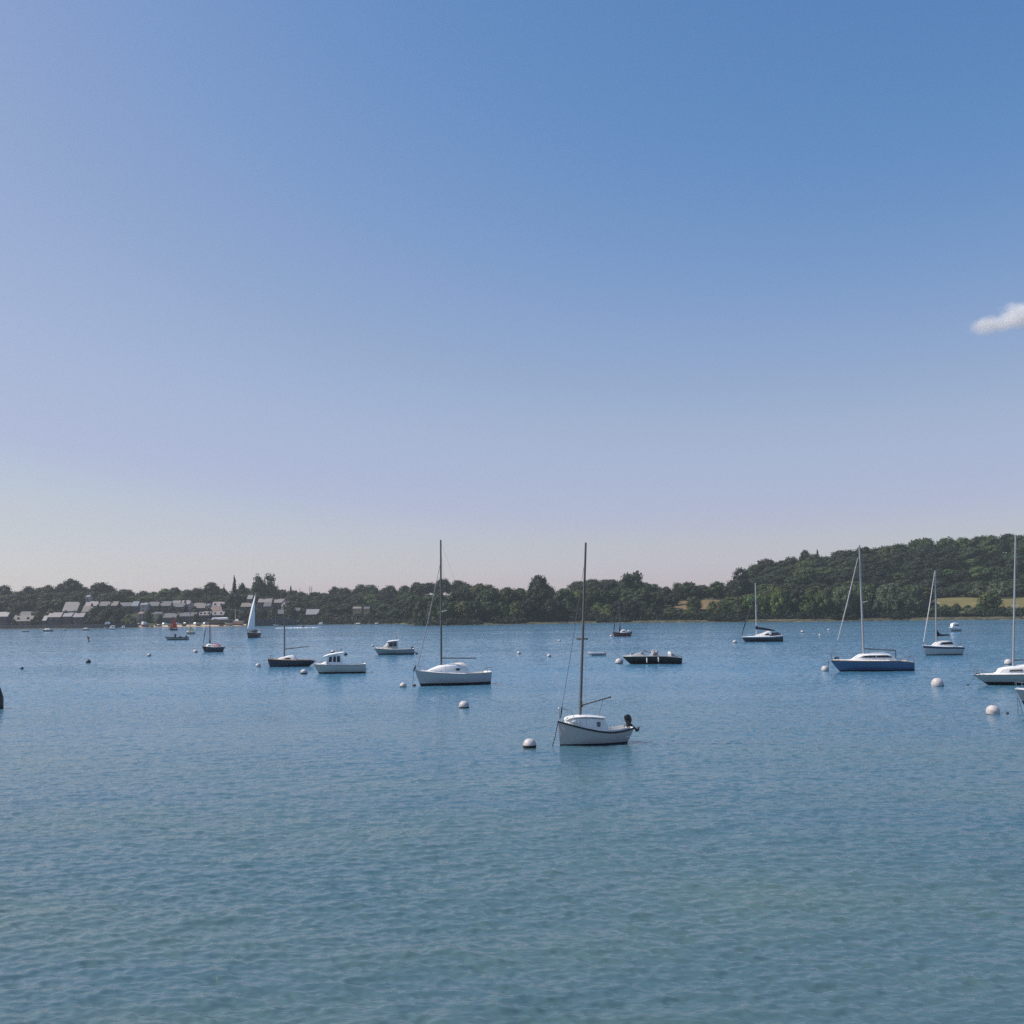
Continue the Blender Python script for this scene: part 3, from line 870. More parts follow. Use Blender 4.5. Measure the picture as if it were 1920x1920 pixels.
b.rail([[(874, 8, 1254), (878, 8, 1247), (884, 8, 1254)], [(880, -6, 1255), (884, -6, 1249), (888, -6, 1255)]], .35, 'cockpit_frame')

# --- cabin cruiser and fishing boat
b = Boat('cabin_cruiser', 'white cabin boat with a raised wheelhouse and thick white roof, overlapping a navy sloop stern', 637, 1262.5, 187, 95, 33, 17.5, 15.5, 16.5, 10, 0, tr=.86, mid=.4, cat='motorboat', power=2.6)
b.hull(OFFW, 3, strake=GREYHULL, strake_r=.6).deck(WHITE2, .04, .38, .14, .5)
b.cabin([(599, 1246.5, 5, 3), (605, 1243.5, 8, 5), (612, 1240.5, 10, 8.5), (617, 1239.5, 11.5, 10.5), (641, 1239.5, 11.5, 11), (642, 1244, 11.5, 11.5)], WHITE2)
b.cab = [(b.lx(611), b.lz(1228), 11, 10.4), (b.lx(641), b.lz(1228), 11.4, 10.8)]
b.cab = [(x, z, hb * b.u, ht * b.u) for x, z, hb, ht in b.cab]
hs = MB()
secs = []
for px0, px1, py in ((613, 641, 1243.5), (613.5, 640.7, 1238.5), (615, 640, 1234), (616.5, 639.5, 1230)):
    w = 10.8 * b.u
    secs.append([(b.lx(px0), w, b.lz(py)), (b.lx(px1), w, b.lz(py)), (b.lx(px1), -w, b.lz(py)), (b.lx(px0), -w, b.lz(py))])
wh = hs.loft(secs, closed=True).build('wheelhouse', WHITE2, b.root, smooth=False)
b.cab = [(b.lx(612), b.lz(1229), 10.8 * b.u, 10.8 * b.u), (b.lx(642), b.lz(1229), 10.8 * b.u, 10.8 * b.u)]
for poly in ([(618.5, 1231.5), (623.5, 1231.3), (623, 1241), (617.5, 1241)], [(625.5, 1231.2), (630.5, 1231), (630.5, 1241), (625.3, 1241)], [(632.5, 1230.8), (637.5, 1230.6), (638, 1241.3), (632.5, 1241.3)]):
    b.window(poly, wh, GLASS)
MB().add([(b.lx(615.8), 8.6 * b.u, b.lz(1232)), (b.lx(615.8), -8.6 * b.u, b.lz(1232)), (b.lx(612.8), -9 * b.u, b.lz(1240)), (b.lx(612.8), 9 * b.u, b.lz(1240)),
          (b.lx(617.8), 8.6 * b.u, b.lz(1232)), (b.lx(617.8), -8.6 * b.u, b.lz(1232)), (b.lx(615), -9 * b.u, b.lz(1240)), (b.lx(615), 9 * b.u, b.lz(1240))],
         [(0, 1, 2, 3), (4, 7, 6, 5), (0, 4, 5, 1), (2, 6, 7, 3), (0, 3, 7, 4), (1, 5, 6, 2)]).build('windscreen', GLASSB, wh, smooth=False)
secs = []
for px, py, th in ((607.5, 1231.8, 1.2), (609, 1230.2, 3.2), (618, 1227, 4.2), (630, 1225, 3.8), (641, 1223.6, 3.2), (644, 1223.6, 1.4)):
    w = 12.3 * b.u
    secs.append([(b.lx(px), w, b.lz(py) - th * b.u * .2), (b.lx(px), w * .5, b.lz(py) + .6 * b.u), (b.lx(px), -w * .5, b.lz(py) + .6 * b.u), (b.lx(px), -w, b.lz(py) - th * b.u * .2), (b.lx(px), -w * .94, b.lz(py) - th * b.u), (b.lx(px), w * .94, b.lz(py) - th * b.u)])
rf = MB().loft(secs, closed=True).build('roof', WHITE2, b.root)
b.rail([[(632, 3, 1224.5), (632, 3, 1217)], [(638, -3, 1224), (638, -3, 1218)], [(640.5, 4, 1224), (640.5, 4, 1216.5)]], .45, 'antenna', DARKSPAR)
b.pulpit(6, 26)
b.rail([[(683, 4, 1255), (689, 4, 1255.4), (689, -4, 1255.4), (683, -4, 1255), (683, 4, 1255)], [(684, 0, 1255), (687, 0, 1262)]], .5, 'swim_ladder')

b = Boat('fishing_boat', 'small grey-white fishing boat with half cabin and tilted black outboard, beyond the cabin boat', 739, 1227.3, 184, 74, 27, 12.5, 9.5, 10.5, 8, 0, tr=.82, mid=.4, cat='motorboat', power=2.6)
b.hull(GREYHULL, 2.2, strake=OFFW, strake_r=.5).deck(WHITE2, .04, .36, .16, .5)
b.cabin([(711, 1215.5, 5, 3), (719, 1213.2, 8, 6), (726, 1206.5, 9.5, 7.5), (729, 1204, 9.5, 8), (738, 1202.8, 9.5, 8.4), (745, 1202.8, 9.5, 8.4), (745.6, 1212, 9.5, 9)], OFFW,
        win=[[(731.5, 1205.5), (737, 1204.8), (737, 1212), (728.5, 1212.8)], [(738, 1204.8), (743.5, 1204.6), (744, 1211.6), (738, 1212)]], win_m=GLASS)
secs = []
for px, py in ((726.5, 1203.6), (728.5, 1202.2), (738, 1201), (747.5, 1200.2)):
    w = 9.8 * b.u
    secs.append([(b.lx(px), w, b.lz(py) - .8 * b.u), (b.lx(px), 0, b.lz(py) + .4 * b.u), (b.lx(px), -w, b.lz(py) - .8 * b.u), (b.lx(px), -w, b.lz(py) - 1.9 * b.u), (b.lx(px), w, b.lz(py) - 1.9 * b.u)])
MB().loft(secs, closed=True).build('roof', WHITE2, b.root)
b.rail([[(744, 2, 1201), (743.5, 2, 1193.5)]], .5, 'antenna', DARKSPAR)
b.pulpit(4, 16)
b.outboard(773, 1213, 17, 52, BLACK)

# --- navy sloop with wood boom
b = Boat('sloop', 'low navy-hulled sloop with white cabin top and bare boom, bow toward a small white buoy', 547, 1249.8, 184, 88, 25, 14.5, 11.5, 9, 4, 12, tr=.3, mid=.45, tmin=.15, cat='sailing boat')
b.hull(NAVY, 1.5, strake=TEAK, strake_r=.5).deck(TEAK, .08, .4, .22, .4)
b.cabin([(520, 1237, 4, 3), (524, 1234.4, 6, 4.5), (533, 1232, 7.5, 6), (540, 1230, 8, 6.5), (550, 1229, 8.5, 7), (554, 1232, 8.5, 7.5), (556, 1237, 8.5, 8)], WHITE2,
        win=[[(534, 1235.6), (538, 1233.2), (545, 1233.2), (546, 1235.6)]])
b.mast((533.2, 1233), (533, 1134), 1.35, .9, DARKSPAR, shroud_at=.9)
b.boom((534, 1217), (579, 1212), .75, DARKSPAR)
MB().ell(tuple(b.ba.lerp(b.bb, .3)), (1.4 * b.u,) * 3, 6, 5).build('mainsheet_block', DARKSPAR, b.boom_o)
b.stay((505, 1236), (532.8, 1150), .18, WIRE)
b.pulpit(7, 8)
b.mooring((505, 1238), (503, 1251), .25)

# --- small dark blue sloop further out
b = Boat('sloop', 'short dark blue sloop with pink cockpit cover and dark furled jib, near a pinkish buoy', 400, 1222.5, 184, 42, 15, 11.5, 9, 9.5, 5, 4, tr=.7, cat='sailing boat')
b.hull(NAVY, 1.2, strake=OFFW, strake_r=.4).deck(WHITE2)
b.cabin([(385, 1212, 3, 2), (388, 1209, 4, 3), (393, 1207.5, 5, 4), (398, 1208.5, 5, 4.4), (400, 1212.5, 5, 5)], WHITE2, win=[[(391, 1211), (391.5, 1209.6), (395, 1209.6), (396, 1211)]])
MB().loft([[(b.lx(px), w * b.u * math.cos(a), b.lz(1213.5) + (b.lz(py) - b.lz(1213.5)) * math.sin(a)) for a in [math.pi * i / 8 for i in range(9)]] for px, py, w in ((399, 1208, 5), (402, 1206, 5.5), (408, 1206.5, 5.5), (413, 1209, 5), (414, 1212, 4.5))]).build('cockpit_cover', PINK, b.root)
b.mast((393.6, 1208), (393.2, 1134), 1.0, .7, DARKSPAR)
b.stay((380.5, 1211), (391.5, 1142), .35, DARKSPAR)
b.stay((381.3, 1206), (384.6, 1180), .65, NAVYCLOTH, 'furled_jib')
b.stay((393.6, 1206), (393.7, 1198), 1.6, NAVYCLOTH, 'lowered_sail')
b.pulpit(3, 6)
b.rail([[(415, 3, 1213), (416, 3, 1208), (423, 0, 1207)]], .5, 'tiller', WHITE2)

# --- yacht under sail
b = Boat('sailing_yacht', 'yacht under way with tall white mainsail and jib over a dark brown hull', 473.5, 1195.5, 263, 58, 17, 10.5, 9, 9.5, 7, 3, tr=.72, roll=R(-5), cat='sailing boat', group='boats moving on the water')
b.hull(BROWN, 2.2, strake=OFFW, strake_r=.6).deck(WHITE2, .05, .35)
u = b.u
MB().loft([[(x * u, w * u, 10 * u), (x * u, w * .8 * u, h * u), (x * u, -w * .8 * u, h * u), (x * u, -w * u, 10 * u)] for x, w, h in ((14, 3, 11), (11, 5, 14), (0, 6, 15), (-8, 6, 15), (-9, 6, 11))]).build('cabin', BLACK, b.root)
b.mast_o = MB().tube([(6 * u, 0, 10 * u), (6 * u, 0, 84 * u)], [.8 * u, .5 * u], 8).build('mast', ALU, b.root)
def sail_mesh(bt, A, B_, Cc, bulge, name, m, n=14, roach=0.0):
    """luff A(foot)-B(head), clew Cc, in local px units; thin solid cloth with belly BULGE toward +y"""
    A, B_, Cc = (Vector(p) for p in (A, B_, Cc)); vs_ = []
    for i in range(n + 1):
        k = i / n
        l = A.lerp(B_, k); le = Cc.lerp(B_, k) + (Cc - A).normalized() * roach * math.sin(math.pi * k)
        for j in range(n + 1):
            f = j / n
            p = l.lerp(le, f) + Vector((0, bulge * math.sin(math.pi * f) * (1 - k) ** .6, 0))
            vs_.append(p * bt.u)
    fs_ = [(i * (n + 1) + j, i * (n + 1) + j + 1, (i + 1) * (n + 1) + j + 1, (i + 1) * (n + 1) + j) for i in range(n) for j in range(n)]
    o = MB().add(vs_, fs_).build(name, m, bt.root)
    so = o.modifiers.new('thickness', 'SOLIDIFY'); so.thickness = 0.02
    return o
b.boom_o = MB().tube([(5.5 * u, 0, 15 * u), (-11 * u, -16 * u, 15.5 * u)], .6 * u, 6).build('boom', ALU, b.root)
sail_mesh(b, (5.4, 0, 16), (5.4, 0, 83.5), (-11, -16, 15.5), 1.6, 'mainsail', SAIL, roach=4.0)
sail_mesh(b, (29, 0, 13), (7, 0, 74), (8, 6.0, 14), 1.5, 'jib', SAIL)
b.stay((474.5, 1184), (474.5, 1120), .1, WIRE, 'halyard')
b.pulpit(5, 10); b.pulpit(5, 10, True, 'pushpit')

# --- power boat with black sides
b = Boat('powerboat', 'long black-sided powerboat with pale deck edge, two white fenders and dark stern drive', 1222, 1244.5, 183, 108, 36, 14.5, 14.5, 10.5, 14, 0, tr=.8, mid=.4, tmin=.5, cat='motorboat', power=2.4, vee=.6)
b.hull(BLACK, 2, strake=OFFW, strake_r=.8).deck(RUBBER, .06, .5, .17, .5)
secs = []
for px, py, w in ((1167, 1231.2, 2), (1176, 1229, 8), (1190, 1226.6, 11), (1199, 1225, 12), (1206, 1224.6, 12), (1208, 1229, 12)):
    x = b.lx(px); zb = b.sheer(b.t_of(x)) - .03
    secs.append([(x, w * u_ * b.u, zb if abs(u_) > .9 else b.lz(py)) for u_ in (1, .75, 0, -.75, -1)])
MB().loft(secs).build('foredeck', OFFW, b.root)
ws = MB().loft([[(b.lx(px), w * sg * b.u, b.lz(py)) for sg in (1, .5, 0, -.5, -1)] for px, py, w in ((1201, 1225, 9), (1206.5, 1219.8, 8), (1208, 1219.8, 8), (1203.5, 1225, 9))]).build('windscreen', GLASSB, b.root)
b.rail([[(1201, 9.5, 1225), (1208, 8.6, 1219.6), (1219, 11, 1224.2)], [(1201, -9.5, 1225), (1208, -8.6, 1219.6), (1219, -11, 1224.2)], [(1208, 8.6, 1219.6), (1208, -8.6, 1219.6)]], .5, 'windscreen_frame', DARKSPAR)
for px, y in ((1223, 6), (1223, -6), (1229.5, 6), (1229.5, -6)):
    x = b.lx(px)
    MB().loft([[(x + dx0 * b.u, (y - 4) * b.u, z * b.u), (x + dx0 * b.u, (y + 4) * b.u, z * b.u), (x + dx1 * b.u, (y + 4) * b.u, z * b.u), (x + dx1 * b.u, (y - 4) * b.u, z * b.u)] for dx0, dx1, z in ((-2.6, 2.6, 7), (-2.6, 2.6, 14.5), (-2.8, -.4, 19), (-3.6, -1.6, 25))], closed=True).build('seat', OFFW if px < 1226 else RUBBER, b.root)
MB().loft([[(b.lx(px), w * b.u * math.cos(a), b.lz(1233) + (b.lz(py) - b.lz(1233)) * math.sin(a)) for a in [math.pi * i / 8 for i in range(9)]] for px, py, w in ((1254, 1228, 12), (1256, 1224, 13), (1262, 1223.6, 13), (1267, 1226.5, 13), (1269, 1231, 12))]).build('engine_cover', RUBBER, b.root)
MB().box(b.lx(1258), b.lx(1255), -12 * b.u, 12 * b.u, b.lz(1229), b.lz(1223)).build('stern_seat', WHITE2, b.root, smooth=False)
fender(b, 1210, 1232.5, 9.5, 1.2); fender(b, 1231, 1231.5, 9.5, 1.2)
MB().tube([(b.lx(1267), 0, b.lz(1236)), (b.lx(1274), 0, b.lz(1234.5)), (b.lx(1279), 0, b.lz(1235))], [3 * b.u, 3.6 * b.u, 2.8 * b.u], 8).build('stern_drive', BLACK, b.root)
MB().box(b.lx(1188), b.lx(1183), -4 * b.u, 4 * b.u, b.lz(1229), b.lz(1224.5)).build('deck_cushion', RUBBER, b.root, smooth=False)
b.mooring((1170, 1236), (1163, 1242), .5)

# --- small red cutter
b = Boat('cutter', 'little dark red cutter with white doghouse and lowered sail, far out before the wooded bank', 1167, 1193.2, 184, 35, 13, 7.5, 6, 8, 2, 2, tr=.66, cat='sailing boat')
b.hull(REDH, 1.3, strake=NAVY, strake_r=.9).deck(WHITE2)
b.cabin([(1161.5, 1187.5, 3, 2.4), (1164, 1183, 4, 3), (1168, 1180.4, 4.5, 3.4), (1172, 1181.5, 4.5, 3.6), (1175, 1186, 4.5, 4)], WHITE2, win=[[(1166, 1184.4), (1167, 1182.4), (1171, 1182.6), (1172, 1184.6)]])
b.mast((1162, 1187), (1161.6, 1128), .55, .4, DARKSPAR)
b.stay((1162.2, 1186), (1162.3, 1172.5), 1.3, NAVYCLOTH, 'lowered_sail')
b.stay((1150.5, 1187.4), (1161.6, 1124), .22, WIRE)
b.stay((1150.7, 1185), (1152.6, 1169), .7, NAVYCLOTH, 'furled_jib')
b.pulpit(3, 5); b.pulpit(4, 6, True, 'pushpit')

# --- skiff and dinghy
b = Boat('skiff', 'tiny grey rowing skiff moored behind the dayboat mast', 1091.5, 1199, 182, 23, 8, 4, 3, 3.6, 2, 1, tr=.6, cat='boat')
b.hull(GREYHULL, .6, strake=OFFW, strake_r=.4).deck(TAN, .06, .9, .14, .8)
MB().box(-3 * b.u, -1 * b.u, -3.3 * b.u, 3.3 * b.u, 2 * b.u, 2.6 * b.u).build('thwart', TEAK, b.root, smooth=False)
b = Boat('inflatable_dinghy', 'grey inflatable dinghy lying empty between the dayboat mast and the black powerboat', 1120.5, 1229, 182, 33, 13, 5.5, 5, 5, 2, 0, tr=.9, mid=.6, cat='dinghy', power=3)
u = b.u
tb = MB()
tb.tube([(-16 * u, 4.6 * u, 3.4 * u), (-4 * u, 5 * u, 3.4 * u), (8 * u, 4.6 * u, 3.6 * u), (14 * u, 2.6 * u, 4.3 * u), (16 * u, 0, 4.6 * u), (14 * u, -2.6 * u, 4.3 * u), (8 * u, -4.6 * u, 3.6 * u), (-4 * u, -5 * u, 3.4 * u), (-16 * u, -4.6 * u, 3.4 * u)], [1.4 * u] + [2.5 * u] * 7 + [1.4 * u], 10)
tb.build('inflatable_tube', RUBBER, b.root)
MB().box(-15 * u, 11 * u, -4 * u, 4 * u, -.6 * u, 1.2 * u).build('floor_board', GREYHULL, b.root, smooth=False)
MB().box(-14.5 * u, -13.3 * u, -3.6 * u, 3.6 * u, .5 * u, 6.5 * u).build('transom', GREYHULL, b.root, smooth=False)
MB().box(-2 * u, 1 * u, -4.3 * u, 4.3 * u, 4.6 * u, 5.4 * u).build('thwart', OFFW, b.root, smooth=False)

# --- black sloop with navy sail cover
b = Boat('sloop', 'black-hulled sloop with navy sail cover on its boom and black cockpit tent', 1428, 1203.2, 183, 75, 24, 9.5, 9.5, 11.5, 7, -1, tr=.8, cat='sailing boat')
b.hull(NAVY, 1.5, band=(.82, .93), band_m=WHITE2, strake=WHITE2, strake_r=.45).deck(WHITE2)
b.cabin([(1412, 1193.6, 4, 3), (1420, 1190.4, 6, 4.6), (1432, 1186.8, 7.5, 6), (1439, 1183.6, 8, 6.4), (1444, 1184.4, 8, 6.6), (1446, 1192, 8, 7)], WHITE2, win=[[(1432, 1191), (1434, 1188.6), (1440, 1187.5), (1441.5, 1191)]])
MB().loft([[(b.lx(px), w * b.u * math.cos(a), b.lz(1193) + (b.lz(py) - b.lz(1193)) * math.sin(a)) for a in [math.pi * i / 8 for i in range(9)]] for px, py, w in ((1439, 1184, 7.5), (1442, 1185, 8), (1446, 1187.2, 8.4), (1460, 1186, 8.4), (1464, 1190, 8))]).build('cockpit_tent', NAVYCLOTH, b.root)
b.mast((1418.5, 1191), (1416.3, 1094), 1.05, .8, mat('pale_alloy_spar', (.5, .49, .48), .5, metal=.1, var=.05), spreaders=(1138, 6, 1))
b.boom((1418, 1179.5), (1454, 1183), .6, ALU)
b.sailcover([(-.03, 6.5, 1.2), (.03, 6, 1.7), (.12, 4.2, 1.7), (.4, 3.8, 1.6), (.7, 3, 1.3), (.95, 1.6, .8)])
b.stay((1390.5, 1193), (1415.6, 1108), .3, WIRE)
b.stay((1391, 1191), (1398, 1163), .75, NAVYCLOTH, 'furled_jib')
b.pulpit(4, 8); b.pulpit(5, 8, True, 'pushpit')
b.mooring((1389.5, 1194.5), (1387.5, 1204), .2)

# --- blue yacht
b = Boat('yacht', 'large blue-hulled yacht with long dark window strip, bare boom and lifebuoy at the stern rail', 1634, 1258, 183.5, 152, 44, 20.5, 18.5, 14, 16, -1, tr=.62, mid=.4, tmin=.3, cat='sailing boat', power=2.1)
b.hull(BLUE, 2.6, strake=TEAK, strake_r=.8, n=28).deck(WHITE2, .08, .32, .2, .4)
b.cabin([(1593, 1237.2, 5, 4), (1600, 1235, 8, 6), (1608, 1230, 11, 8.5), (1615, 1227.4, 13, 10), (1630, 1226.5, 14.5, 11.5), (1650, 1226.2, 15, 12), (1666, 1227, 15, 12.5), (1671, 1232, 15, 13.5), (1676, 1237.5, 15, 15)], WHITE2,
        win=[[(1611, 1232.6), (1618, 1229.6), (1638, 1229.4), (1638, 1233)], [(1639, 1229.6), (1660, 1229.4), (1668, 1232), (1668, 1233.4), (1639, 1233)]])
MB().loft([[(b.lx(px), w * b.u * math.cos(a), b.lz(1227.5) + (b.lz(py) - b.lz(1227.5)) * math.sin(a)) for a in [math.pi * i / 8 for i in range(9)]] for px, py, w in ((1632, 1226, 8), (1636, 1224.6, 9), (1655, 1223.8, 9.5), (1664, 1225.5, 9))]).build('hatch_garage', WHITE2, b.root)
b.mast((1619.5, 1227), (1611.2, 1023), 2.0, 1.4, ALU, spreaders=(1132, 15, 5))
b.boom((1620.5, 1216.5), (1679, 1219.5), 1.15, DARKSPAR)
b.stay((1679.3, 1219.5), (1679.6, 1238), 1.0, DARKSPAR, 'boom_crutch')
b.stay((1571, 1200), (1608.5, 1046), .9, FURLED, 'furled_jib')
b.stay((1556.5, 1236), (1571, 1200), .3, WIRE)
b.stay((1611.4, 1025), (1708, 1240), .12, WIRE, 'backstay')
b.pulpit(14, 20); b.pulpit(9, 22, True, 'pushpit'); b.guardrail(9, .16, .84, 6)
MB().tube([(b.lx(1564), 0, b.lz(1238)), (b.lx(1568), 0, b.lz(1233)), (b.lx(1572), 0, b.lz(1232)), (b.lx(1573), 0, b.lz(1236))], [1.2 * b.u, 2 * b.u, 1.6 * b.u, 1 * b.u], 6).build('anchor', ROPE, b.root)
lifebuoy(b, 1697, 1227, 3.6, 12)
MB().ell((b.lx(1694), 8 * b.u, b.lz(1237)), (4 * b.u, 3 * b.u, 3 * b.u), 8, 6).build('stowed_bundle', WHITE2, b.root)
b.rail([[(1706, 0, 1232.5), (1721, 0, 1231.5)]], .5, 'stern_pole', DARKSPAR)
b.mooring((1553.5, 1237), (1553.2, 1258.5), .4)

# --- white yacht with navy sail cover
b = Boat('yacht', 'white yacht with navy band below deck level and navy sail cover heaped at the mast', 1768, 1228.3, 186, 76, 26, 18.5, 15.5, 14, 5, 4, tr=.78, cat='sailing boat')
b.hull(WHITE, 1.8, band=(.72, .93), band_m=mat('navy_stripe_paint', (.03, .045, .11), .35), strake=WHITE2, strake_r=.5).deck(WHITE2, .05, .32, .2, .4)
b.cabin([(1748, 1210, 4, 3), (1754, 1205.6, 7, 5), (1760, 1203, 8, 6), (1772, 1201.8, 9, 7), (1783, 1202.4, 9, 7.4), (1787, 1208, 9, 8), (1788, 1210.5, 9, 8.5)], WHITE2,
        win=[[(1759, 1208.4), (1764, 1204.6), (1782, 1203.8), (1785, 1208.6)]])
b.mast((1756, 1205), (1753.5, 1070), 1.4, 1.0, ALU, spreaders=(1133, 9, 4))
b.boom((1757, 1192.5), (1781, 1191.5), .6, ALU)
b.sailcover([(-.05, 12.5, 1.3), (.02, 11.5, 2.0), (.12, 7, 2.1), (.26, 3.6, 1.8), (.5, 2.8, 1.5), (.8, 2.4, 1.2), (.98, 1, .6)])
b.stay((1731, 1208), (1752.4, 1073), .9, mat('pale_furled_sail', (.62, .58, .56), .8), 'furled_jib')
b.stay((1753.6, 1072), (1804, 1212), .12, WIRE, 'backstay')
b.pulpit(6, 9); b.pulpit(6, 12, True, 'pushpit')
b.window([(1777, 1213), (1780, 1213), (1780, 1215), (1777, 1215)], b.hull_o, GLASS, 'porthole') if False else None

# --- small white motorboat by the right bank
b = Boat('motorboat', 'small white half-cabin motorboat with dark side window, close to the field-side bank', 1791, 1183.6, 200, 24, 10, 6.5, 5, 5, 3, 0, tr=.8, cat='motorboat')
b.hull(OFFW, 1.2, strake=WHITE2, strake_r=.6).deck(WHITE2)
b.cabin([(1780.5, 1177.5, 3, 2.4), (1783, 1173.5, 3.6, 3), (1784.5, 1169.4, 3.8, 3.4), (1790, 1168.2, 3.9, 3.5), (1796.5, 1168.8, 3.9, 3.5), (1797.5, 1176, 3.9, 3.8)], WHITE2, win=[[(1788, 1173.4), (1789, 1171.2), (1795.5, 1171), (1796.5, 1174.2)]])
b.pulpit(2.5, 6)

# --- cream yacht cut by the frame edge
b = Boat('yacht', 'cream-grey yacht with dark waterline and pink-white coachroof, cut by the edge of the view', 1905, 1283.5, 183, 158, 46, 18.5, 19.5, 17, 26, 14, tr=.6, mid=.45, tmin=.5, cat='sailing boat', power=1.9, vee=.4)
b.hull(mat('grey_green_topsides', (.37, .375, .36), .4, var=.06, stain=(.22, .22, .18)), 6, strake=mat('dark_green_toerail', (.1, .11, .09), .6), strake_r=.5, n=28).deck(WHITE2, .1, .34, .2, .4)
b.cabin([(1860, 1263, 4, 3), (1871, 1260.5, 8, 6), (1876, 1254, 10, 8), (1884, 1252.2, 12, 9.5), (1900, 1251, 14, 11), (1930, 1250, 15, 12), (1948, 1251, 15, 12.5), (1955, 1261, 15, 14)], WHITE2,
        win=[[(1887, 1258.6), (1889, 1255.8), (1912, 1255), (1912, 1258.4)], [(1916, 1257.6), (1919, 1253.8), (1938, 1253.6), (1940, 1257.6)]], win_m=mat('bronze_window', (.14, .1, .08), .15))
MB().loft([[(b.lx(px), w * b.u * math.cos(a), b.lz(1252) + (b.lz(py) - b.lz(1252)) * math.sin(a)) for a in [math.pi * i / 8 for i in range(9)]] for px, py, w in ((1908, 1250, 10), (1914, 1247.4, 11), (1925, 1246, 12), (1940, 1246, 12), (1946, 1250, 12))]).build('spray_hood', WHITE2, b.root)
b.mast((1899.8, 1251), (1904.3, 1004), 1.9, 1.4, ALU, spreaders=(1140, 14, 3))
b.boom((1902, 1238), (1962, 1236), 1.0, DARKSPAR)
b.stay((1829, 1264), (1903.8, 1012), .13, WIRE)
b.pulpit(10, 14); b.guardrail(9, .14, .86, 6)
MB().tube([(b.lx(1826), 0, b.lz(1266)), (b.lx(1832), 0, b.lz(1263)), (b.lx(1838), 0, b.lz(1262.5))], [.9 * b.u, 2 * b.u, 1.1 * b.u], 6).build('anchor', ROPE, b.root)
b.mooring((1826, 1268), (1815, 1284), .12)

# --- white bow at the right edge
b = Boat('motor_cruiser', 'white motor cruiser of which only the flared bow and rail enter the view', 1979, 1334, 190, 158, 56, 43, 35, 30, 24, 0, tr=.85, mid=.5, cat='motorboat', power=2.4, vee=.75)
b.hull(NAVY, 3, band=(.4, .995), band_m=WHITE, strake=WHITE2, strake_r=1.0).deck(WHITE2)
b.cabin([(1925, 1303, 6, 4), (1945, 1297, 12, 9), (1962, 1284, 16, 12), (1990, 1280, 17, 13), (2030, 1281, 17, 14), (2034, 1300, 17, 16)], WHITE2, win=[[(1958, 1294), (1966, 1286), (2020, 1285), (2024, 1294)]])
b.pulpit(13, 46)
b.mooring((1904, 1306), (1903, 1336), .4)
b.mooring((1906, 1307), (1913, 1338), .4)

# --- boats in the middle distance on the left
b = Boat('motorboat', 'low grey open motorboat with centre console, in front of the sandy beach', 331, 1200, 183, 42, 14, 6, 4.4, 5, 4, 0, tr=.8, cat='motorboat')
b.hull(GREYHULL, 1.2, strake=NAVY, strake_r=.7).deck(GREYHULL, .05, .8, .15, .5)
MB().box(b.lx(330), b.lx(327.5), -2 * b.u, 2 * b.u, 1 * b.u, 11 * b.u).build('console', NAVY, b.root, smooth=False)
MB().box(b.lx(340), b.lx(336), -3 * b.u, 3 * b.u, 1 * b.u, 7 * b.u).build('seat', NAVY, b.root, smooth=False)
b.outboard(349, 1191.6, 9, 40, BLACK)
b = Boat('dinghy', 'small sailing dinghy with pale yellow sail cover, off the sandy beach', 357.5, 1189, 186, 16, 7, 4, 3.4, 3.6, 1.5, .5, tr=.7, cat='sailing boat')
b.hull(OFFW, .8, strake=TEAK, strake_r=.4).deck(WHITE2)
b.mast((356.6, 1185.4), (356.6, 1150), .6, .4, DARKSPAR, sides=False)
b.boom((357, 1183.6), (364.5, 1181), .4, ALU)
b.sailcover([(.02, 8.5, .9), (.3, 6, 1.1), (.7, 3.4, .9), (.98, 1.2, .5)], YELLOW)
MB().ell((b.lx(352.5), 0, b.lz(1184.5)), (2.4 * b.u, 1.6 * b.u, 1.6 * b.u), 8, 6).build('folded_sail', WHITE2, b.root)
b = Boat('dinghy', 'dark dinghy carrying two red-brown sails, at the edge of the sandy beach', 325.5, 1181.8, 200, 15, 6, 3.4, 2.8, 3, 1.5, .5, tr=.7, cat='sailing boat', group='boats moving on the water')
b.hull(BLACK, .8, strake=BROWN, strake_r=.4).deck(BROWN)
b.mast((323, 1179), (324.5, 1157), .4, .3, WOODSPAR, sides=False)
sail_mesh(b, (2.4, 0, 4), (1.2, 0, 25), (-6.4, 1.2, 4), .5, 'mainsail', REDSAIL, 8, 1.2)
sail_mesh(b, (6.8, 0, 3.6), (2.6, 0, 18), (2.8, -1, 3.8), -.3, 'jib', REDSAIL, 8)

# small craft along the quay and the wooded bay
def small_boat(px, py, L, m, label, cabin=None, name='motorboat', fb=3.4, mast_h=0, out=False, h=183):
    b = Boat(name, label, px, py, h, L, L * .38, fb, fb * .75, fb * .8, 1.5, .3, tr=.75, cat='boat', group='small boats moored under the far shore')
    b.hull(m, .7, strake=OFFW, strake_r=.35, n=12).deck(WHITE2, n=12)
    if cabin:
        c0, c1, hh = cabin
        b.cabin([(c0, py - fb * .9, L * .1, L * .08), (c0 + 1.2, py - fb - hh * .8, L * .12, L * .1), ((c0 + c1) / 2, py - fb - hh, L * .13, L * .11), (c1 - .4, py - fb - hh, L * .13, L * .11), (c1, py - fb, L * .13, L * .12)], WHITE2,
                win=[[(lerp(c0, c1, .4), py - fb - hh * .3), (lerp(c0, c1, .45), py - fb - hh * .75), (c1 - 1, py - fb - hh * .75), (c1 - .8, py - fb - hh * .3)]])
    if mast_h:
        b.mast((px - L * .12, py - fb), (px - L * .1, py - mast_h), .45, .3, DARKSPAR, sides=False)
    return b
small_boat(47, 1185, 14, GREYHULL, 'grey rowing boat lying low off the quay wall, furthest out of the quay boats', fb=2.6, name='rowing_boat')
